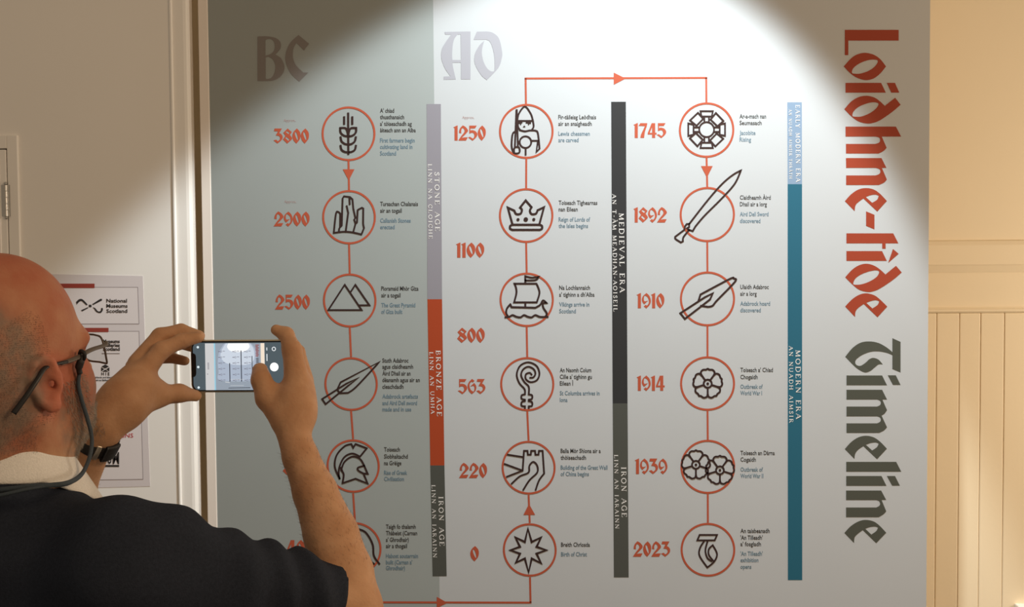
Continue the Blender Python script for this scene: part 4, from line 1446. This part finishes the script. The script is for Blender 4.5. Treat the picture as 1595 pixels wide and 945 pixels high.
for s in (-1, 1):
    ring = []
    for i in range(40):
        a = 2 * math.pi * i / 40
        ca, sa = math.cos(a), math.sin(a)
        e4 = .42
        rx = math.copysign(abs(ca) ** e4, ca) * .0255
        rz = math.copysign(abs(sa) ** e4, sa) * .0185
        if rz < 0:
            rx *= .90
        ring.append(hp(GLF - .009 * ((rx + .002) / .026 * s * s) ** 2 * (1 if rx > 0 else .3), s * (GLR + rx), -.004 + rz))
    tube('lens_rim', ring + [ring[0], ring[1]], .0013, M['glass_metal'], GL, 8)
    mesh_of('lens', ring, [tuple(range(40))] , M['lens'], GL, True).modifiers.new('t', 'SOLIDIFY').thickness = .0015
    hinge = hp(GLF - .010, s * (GLR + .0285), .006)
    P = spline([hp(GLF - .004, s * (GLR + .024), .008), hinge, hp(.075, s * .0735, .012), hp(.045, s * .0785, .0125), hp(.02, s * .0815, .016)], 6)
    tube('temple', P, [.0030] * len(P), M['glass_metal'], GL, 10, .5)
    P = spline([hp(.03, s * .081, .0145), hp(.012, s * .0835, .0185), hp(-.008, s * .088, .0215), hp(-.025, s * .0905, .013), hp(-.043, s * .0885, .000), hp(-.060, s * .083, -.014)], 6)
    tube('temple_tip', P, [.0026 + .0012 * i / len(P) for i in range(len(P))], M['glass_black'], GL, 10, .7)
tube('bridge', spline([hp(GLF - .001, -.0105, .006), hp(GLF + .002, 0, .009), hp(GLF - .001, .0105, .006)], 6), .0013, M['glass_metal'], GL, 8)

# ------------------------------------------------------------------ lanyard
M['cord'] = mat('blue_grey_cord', (0.045, 0.060, 0.075), 0.75, noise=0.3, nscale=500, bump=0.3, bscale=900)
M['rubber'] = mat('black_rubber', (0.018, 0.016, 0.016), 0.6)
LN = thing('glasses_cord', 'dark blue-grey cord looped from the glasses round the back of the neck', 'cord', hp(.06, .08, .0))
tp = hp(.056, .0785, .0125)
ly = float(tp[1])
top_loop = spline([tp + HU * .006 + HR * .0, tp + HR * .005 + HU * .002, tp - HU * .006, tp - HR * .004, tp + HU * .006], 5)
tube('loop', top_loop, .0024, M['rubber'], LN, 8)
tube('toggle', spline([h(128, 553, ly - .002), h(126, 562, ly - .003), h(123, 572, ly - .003), h(124.5, 582, ly - .002)], 4), [.0016] * 4 + [.0046] * 5 + [.0034] * 4, M['rubber'], LN, 12)
cp = spline([h(124, 580, ly), h(122, 598, ly), h(127, 622, ly + .004), h(137, 655, ly + .014), h(143, 682, ly + .018), h(140, 710, ly + .008), h(128, 737, ly - .012),
             h(108, 751, 1.398), h(80, 755.5, 1.380), h(45, 757.5, 1.370), h(0, 763, 1.366), h(-45, 768, 1.380), h(-92, 765, 1.43), hp(-.035, -.125, -.125), hp(.03, -.11, -.09), hp(.056, -.085, -.03), hp(.056, -.079, .012)], 8)
tube('strap', cp, .0030, M['cord'], LN, 12, .75)
cp2 = spline([h(75, 756, 1.379), h(40, 762, 1.364), h(0, 771, 1.358), h(-45, 777, 1.370), h(-92, 773, 1.425)], 8)
tube('strap', cp2, .0029, M['cord'], LN, 12, .75)

# ------------------------------------------------------------------ wristwatch
M['strap'] = mat('black_watch_strap', (0.012, 0.011, 0.011), 0.55, bump=0.2)
M['buckle'] = mat('pale_watch_metal', (0.45, 0.40, 0.33), 0.35, metal=0.8)
wc = mixp(WL, EL, .085)
wd = unit(WL - EL)
wa = unit(np.cross(wd, (0, 1, 0))); wb = np.cross(wd, wa)
WT = thing('wristwatch', 'black-strapped wristwatch on the left wrist beneath the beard', 'watch', wc)
def band(name, hw, r, t0, t1, m, thick=.003, n=40):
    V, F = [], []
    for i in range(n + 1):
        a = t0 + (t1 - t0) * i / n
        d = wa * math.cos(a) + wb * math.sin(a) * .92
        for q in (-1, -.8, .8, 1):
            V.append(wc + d * (r - (.0012 if abs(q) == 1 else 0)) + wd * hw * q)
        for q in (1, -1):
            V.append(wc + d * (r - thick) + wd * hw * q)
    for i in range(n):
        a, b = i * 6, (i + 1) * 6
        for j in range(6):
            F.append((a + j, a + (j + 1) % 6, b + (j + 1) % 6, b + j))
    F += [(0, 1, 2, 3, 4, 5), tuple(n * 6 + j for j in range(6))[::-1]]
    return mesh_of(name, V, F, m, WT, True)
band('watch_strap', .0110, .0308, 0, 2 * math.pi, M['strap'])
# buckle and keeper on the inner side of the wrist, towards the viewer
bd = unit(nv((.25, -1, -.1)) - wd * float(nv((.25, -1, -.1)) @ wd))
_ang = math.atan2(float(bd @ wb), float(bd @ wa))
band('buckle', .0125, .0325, _ang + .22, _ang + .42, M['buckle'], .0025, 8)
band('watch_case', .0135, .0345, _ang + .62, _ang + 1.35, M['strap'], .006, 10)

# ------------------------------------------------------------------ smartphone, held level with the camera picture on its screen
PXC = (298.5, 465.5, 529.0, 611.0)
a_ = nv(U(298.5, 570, PHY)); b_ = nv(U(465.5, 569.2, PHY))
top_ = nv(U(381, 529.2, PHY)); bot_ = nv(U(381, 610.8, PHY))
pc_ = (a_ + b_) / 2
PXX = unit(b_ - a_)
PYY = nv((0, 1, 0)); PZZ = unit(np.cross(PXX, PYY)); PYY = np.cross(PZZ, PXX)
LW, LH, LT = float(np.linalg.norm(b_ - a_)) / 2, float(np.linalg.norm(top_ - bot_)) / 2, .0040
PHONE = thing('smartphone', 'smartphone held sideways in both hands with the display panel on its screen', 'phone', pc_)
pp = lambda x, y, z: pc_ + PXX * x + PZZ * z + PYY * y     # x right, y away, z up


def rrect(hw, hh, r, n=8):
    P = []
    for cx, cz, a0 in ((hw - r, hh - r, 0), (-hw + r, hh - r, 90), (-hw + r, -hh + r, 180), (hw - r, -hh + r, 270)):
        for i in range(n + 1):
            a = math.radians(a0 + 90 * i / n)
            P.append((cx + r * math.cos(a), cz + r * math.sin(a)))
    return P


def slab(name, rings, m, cap0=True, cap1=True, parent=None):
    """rings: (hw, hh, r, y)"""
    V, F = [], []
    n = None
    for hw, hh, r, y in rings:
        P = rrect(hw, hh, r)
        n = len(P)
        V += [pp(x, y, z) for x, z in P]
    for k in range(len(rings) - 1):
        for i in range(n):
            F.append((k * n + i, k * n + (i + 1) % n, (k + 1) * n + (i + 1) % n, (k + 1) * n + i))
    if cap0:
        F.append(tuple(range(n))[::-1])
    if cap1:
        F.append(tuple(range((len(rings) - 1) * n, len(rings) * n)))
    o = mesh_of(name, V, F, m, parent or PHONE)
    bm = bmesh.new(); bm.from_mesh(o.data); bmesh.ops.recalc_face_normals(bm, faces=bm.faces); bm.to_mesh(o.data); bm.free()
    return o


M['phone_edge'] = mat('champagne_phone_edge', (0.62, 0.55, 0.42), 0.3, metal=0.6)
M['phone_black'] = mat('black_glass', (0.008, 0.008, 0.009), 0.15)
M['phone_back'] = mat('pale_phone_back', (0.55, 0.52, 0.47), 0.3)
slab('case', [(LW - .0012, LH - .0012, .0105, -LT), (LW, LH, .0115, -LT + .0014), (LW, LH, .0115, LT - .0014), (LW - .0012, LH - .0012, .0105, LT)], M['phone_edge'])
slab('bezel', [(LW - .0016, LH - .0016, .0100, -LT - .0004), (LW - .0013, LH - .0013, .0100, -LT + .0006)], M['phone_black'])
slab('back_cover', [(LW - .002, LH - .002, .0095, LT - .0005), (LW - .002, LH - .002, .0095, LT + .0005)], M['phone_back'])
o = slab('camera_bump', [(.014, .014, .006, LT), (.014, .014, .006, LT + .0018)], M['phone_back'])
o.location = o.location + Vector(-PXX * (LW - .019) + PZZ * (LH - .019))
# screen picture, as glowing flat shapes; px() maps the photograph's own screen layout to the phone face
def screen_mat(name, c, e):
    m = mat(name, (0.0, 0.0, 0.0), 0.2, spec=0.3)
    b = m.node_tree.nodes['Principled BSDF']
    b.inputs['Emission Color'].default_value = (*lin(c), 1)
    b.inputs['Emission Strength'].default_value = e
    return m


def px(x, y):
    return ((x - 382) / 167.0 * 2 * LW, -(y - 570) / 82.0 * 2 * LH)


_ln = [0]


def glow(name, geo, c, parent, e=1.0, layer=1):
    V, F = geo
    vv = [pp(px(v[0], v[1])[0], -LT - .0004 - .00012 * layer, px(v[0], v[1])[1]) for v in V]
    o = mesh_of(name, vv, F, screen_mat('screen_' + name, c, e), parent)
    bm = bmesh.new(); bm.from_mesh(o.data)
    for q in bm.faces:
        q.normal_update()
        if q.normal.y > 0:
            q.normal_flip()
    bm.to_mesh(o.data); bm.free()
    return o


def quad(x0, y0, x1, y1):
    return [(x0, y0), (x1, y0), (x1, y1), (x0, y1)], [(0, 1, 2, 3)]


sr = rrect(LW - .0036, LH - .0036, .0080)
SCR = mesh_of('screen', [pp(x, -LT - .0005, z) for x, z in sr], [tuple(range(len(sr)))], screen_mat('screen_bar', (80, 92, 98), 1.0), PHONE)
if SCR.data.polygons[0].normal.y > 0:
    SCR.data.flip_normals()
SCR['label'] = 'lit screen showing the panel'
glow('camera_view', quad(321.5, 534.2, 414, 607.2), (150, 160, 172), SCR, 1.0, 1)
glow('photo_wall', quad(321.5, 534.2, 335.5, 607.2), (205, 204, 204), SCR, 1.0, 2)
glow('photo_panel_edge', quad(335.0, 534.2, 337.3, 607.2), (150, 205, 225), SCR, 1.0, 2)
sp = [(348, 534.2), (344, 540), (341, 548), (341, 552), (352, 545), (362, 534.2)]
glow('photo_glow', fill_px(lambda P: P, ['352,534.2 393,534.2 398,541s 401,549s 402,562s 401,578s 398,592s 345,592s 342,578s 341,564s 343,549s 347,541s']), (172, 183, 200), SCR, 1.0, 2)
glow('photo_glow', fill_px(lambda P: P, ['354,534.2 391,534.2 396,541s 398,550s 397,560s 389,567s 372,568s 354,565s 346,556s 347,546s']), (205, 214, 226), SCR, 1.0, 3)
glow('photo_glow', fill_px(lambda P: P, ['358,534.2 389,534.2 391,540s 385,546s 373,548s 361,546s 356,540s']), (252, 254, 255), SCR, 1.0, 4)
lines = [seg((359.5, 565), (359.5, 594), w=1.5), seg((377.5, 545.5), (377.5, 594), w=1.5), seg((394.5, 554), (394.5, 585), w=1.2), seg((357, 604), (391, 603.6), w=1.0)]
glow('photo_bars', merge(lines), (62, 66, 76), SCR, 1.0, 5)
rows = []
for cx in (346.5, 368.5, 386.5):
    for k in range(6):
        yy = 547 + 9.0 * k
        rows.append(seg((cx - 4.5, yy), (cx - 1.6, yy), w=1.1))
        rows.append(ribbon([(cx + 1.2 * math.cos(t), yy + 1.4 * math.sin(t)) for t in np.linspace(0, 6.28, 9)], .5, True, False))
        rows.append(seg((cx + 2.6, yy - .6), (cx + 6, yy - .6), w=.8))
glow('photo_print', merge(rows), (120, 118, 132), SCR, 1.0, 5)
glow('photo_print', merge([seg((352, 594.5), (359, 595.5), w=1.2), seg((360, 590.5), (382, 590.5), w=.6), seg((360, 600), (381, 600), w=.6)]), (200, 204, 208), SCR, 1.0, 5)
ttl = []
for k, (dx, w) in enumerate(((0, 5.5), (0, 4), (.4, 5.2), (0, 4.4), (0, 5.5), (.5, 4), (0, 4.4), (.2, 5), (0, 4))):
    yy = 537 + 2.15 * k
    ttl.append(seg((400 + dx, yy), (400 + dx + w, yy + .3), w=1.25))
glow('photo_title', merge(ttl), (150, 62, 60), SCR, 1.0, 5)
glow('photo_title', merge([seg((400.3, 557.8 + 2.1 * k), (404.6, 558 + 2.1 * k), w=1.2) for k in range(5)]), (70, 66, 74), SCR, 1.0, 5)
glow('photo_right_wall', quad(408, 534.2, 413.8, 607.2), (244, 226, 206), SCR, 1.0, 5)
glow('photo_poster_print', merge([seg((325, 565 + 2.2 * k), (327.5, 565 + 2.2 * k), w=1.0) for k in range(5)] + [seg((324.2, 582), (325.6, 582), w=1.2)]), (110, 104, 116), SCR, 1.0, 5)
glow('menu_words', merge([seg((417.6, 541), (417.6, 545.6), w=1.5), seg((417.6, 551), (417.6, 562), w=1.6)]), (215, 220, 224), SCR, 1.0, 5)
glow('shutter_button', ([(428.6 + 6.6 * math.cos(t), 571.4 + 6.8 * math.sin(t)) for t in np.linspace(0, 2 * math.pi, 28)[:-1]], [tuple(range(27))]), (255, 255, 255), SCR, 1.2, 5)
glow('flip_button', ribbon([(428.5 + 2.6 * math.cos(t), 543.3 + 2.8 * math.sin(t)) for t in np.linspace(0, 2 * math.pi, 18)[:-1]], 1.2, True, False), (235, 238, 240), SCR, 1.0, 5)
for yy in (540, 571, 603):
    icg = []
    icg.append(ribbon([(310.5 + 1.3 * math.cos(t), yy + 1.3 * math.sin(t)) for t in np.linspace(0, 2 * math.pi, 10)[:-1]], 1.2, True, False))
    icg.append(seg((310.5, yy - .8), (310.5, yy + .8), w=1.4))
    glow('camera_icon', merge(icg), (225, 238, 242), SCR, 1.0, 5)
V, F = fill2d([[(p[0] / 100, -p[1] / 100) for p in path('300.2,549.5 304,549.5 306.5,551.5s 307.4,555 307.4,580 306.5,584s 304,586.5 300.2,586.5', True)]])
vv = [pp(px(v[0] * 100, -v[1] * 100)[0], -LT - .0013, px(0, -v[1] * 100)[1]) for v in V]
nt_ = mesh_of('sensor_notch', vv, F, M['phone_black'], PHONE)
for q in nt_.data.polygons:
    if q.normal.y > 0:
        nt_.data.flip_normals()
        break


# fine dark hair on both forearms
def near_arm(p0, p1, lo_, hi_):
    d = p1 - p0
    t = (bco - p0) @ d / float(d @ d)
    q = np.linalg.norm(bco - p0 - np.outer(t, d), axis=1)
    return (t > lo_) & (t < hi_) & (q < .06)


M['arm_hair'] = mat('brown_arm_hair', (0.11, 0.06, 0.035), 0.7)
strands('arm_hair', near_arm(ER, WR_, .15, .92), 800, .0065, .0002, M['arm_hair'], ax_r * .8 + nv((-.4, 0, -.3)), 'fine dark hair on the right forearm', 5)
strands('arm_hair', near_arm(EL, WL, .55, 1.0), 160, .0065, .0002, M['arm_hair'], unit(WL - EL) * .8, 'fine dark hair on the left forearm', 6)
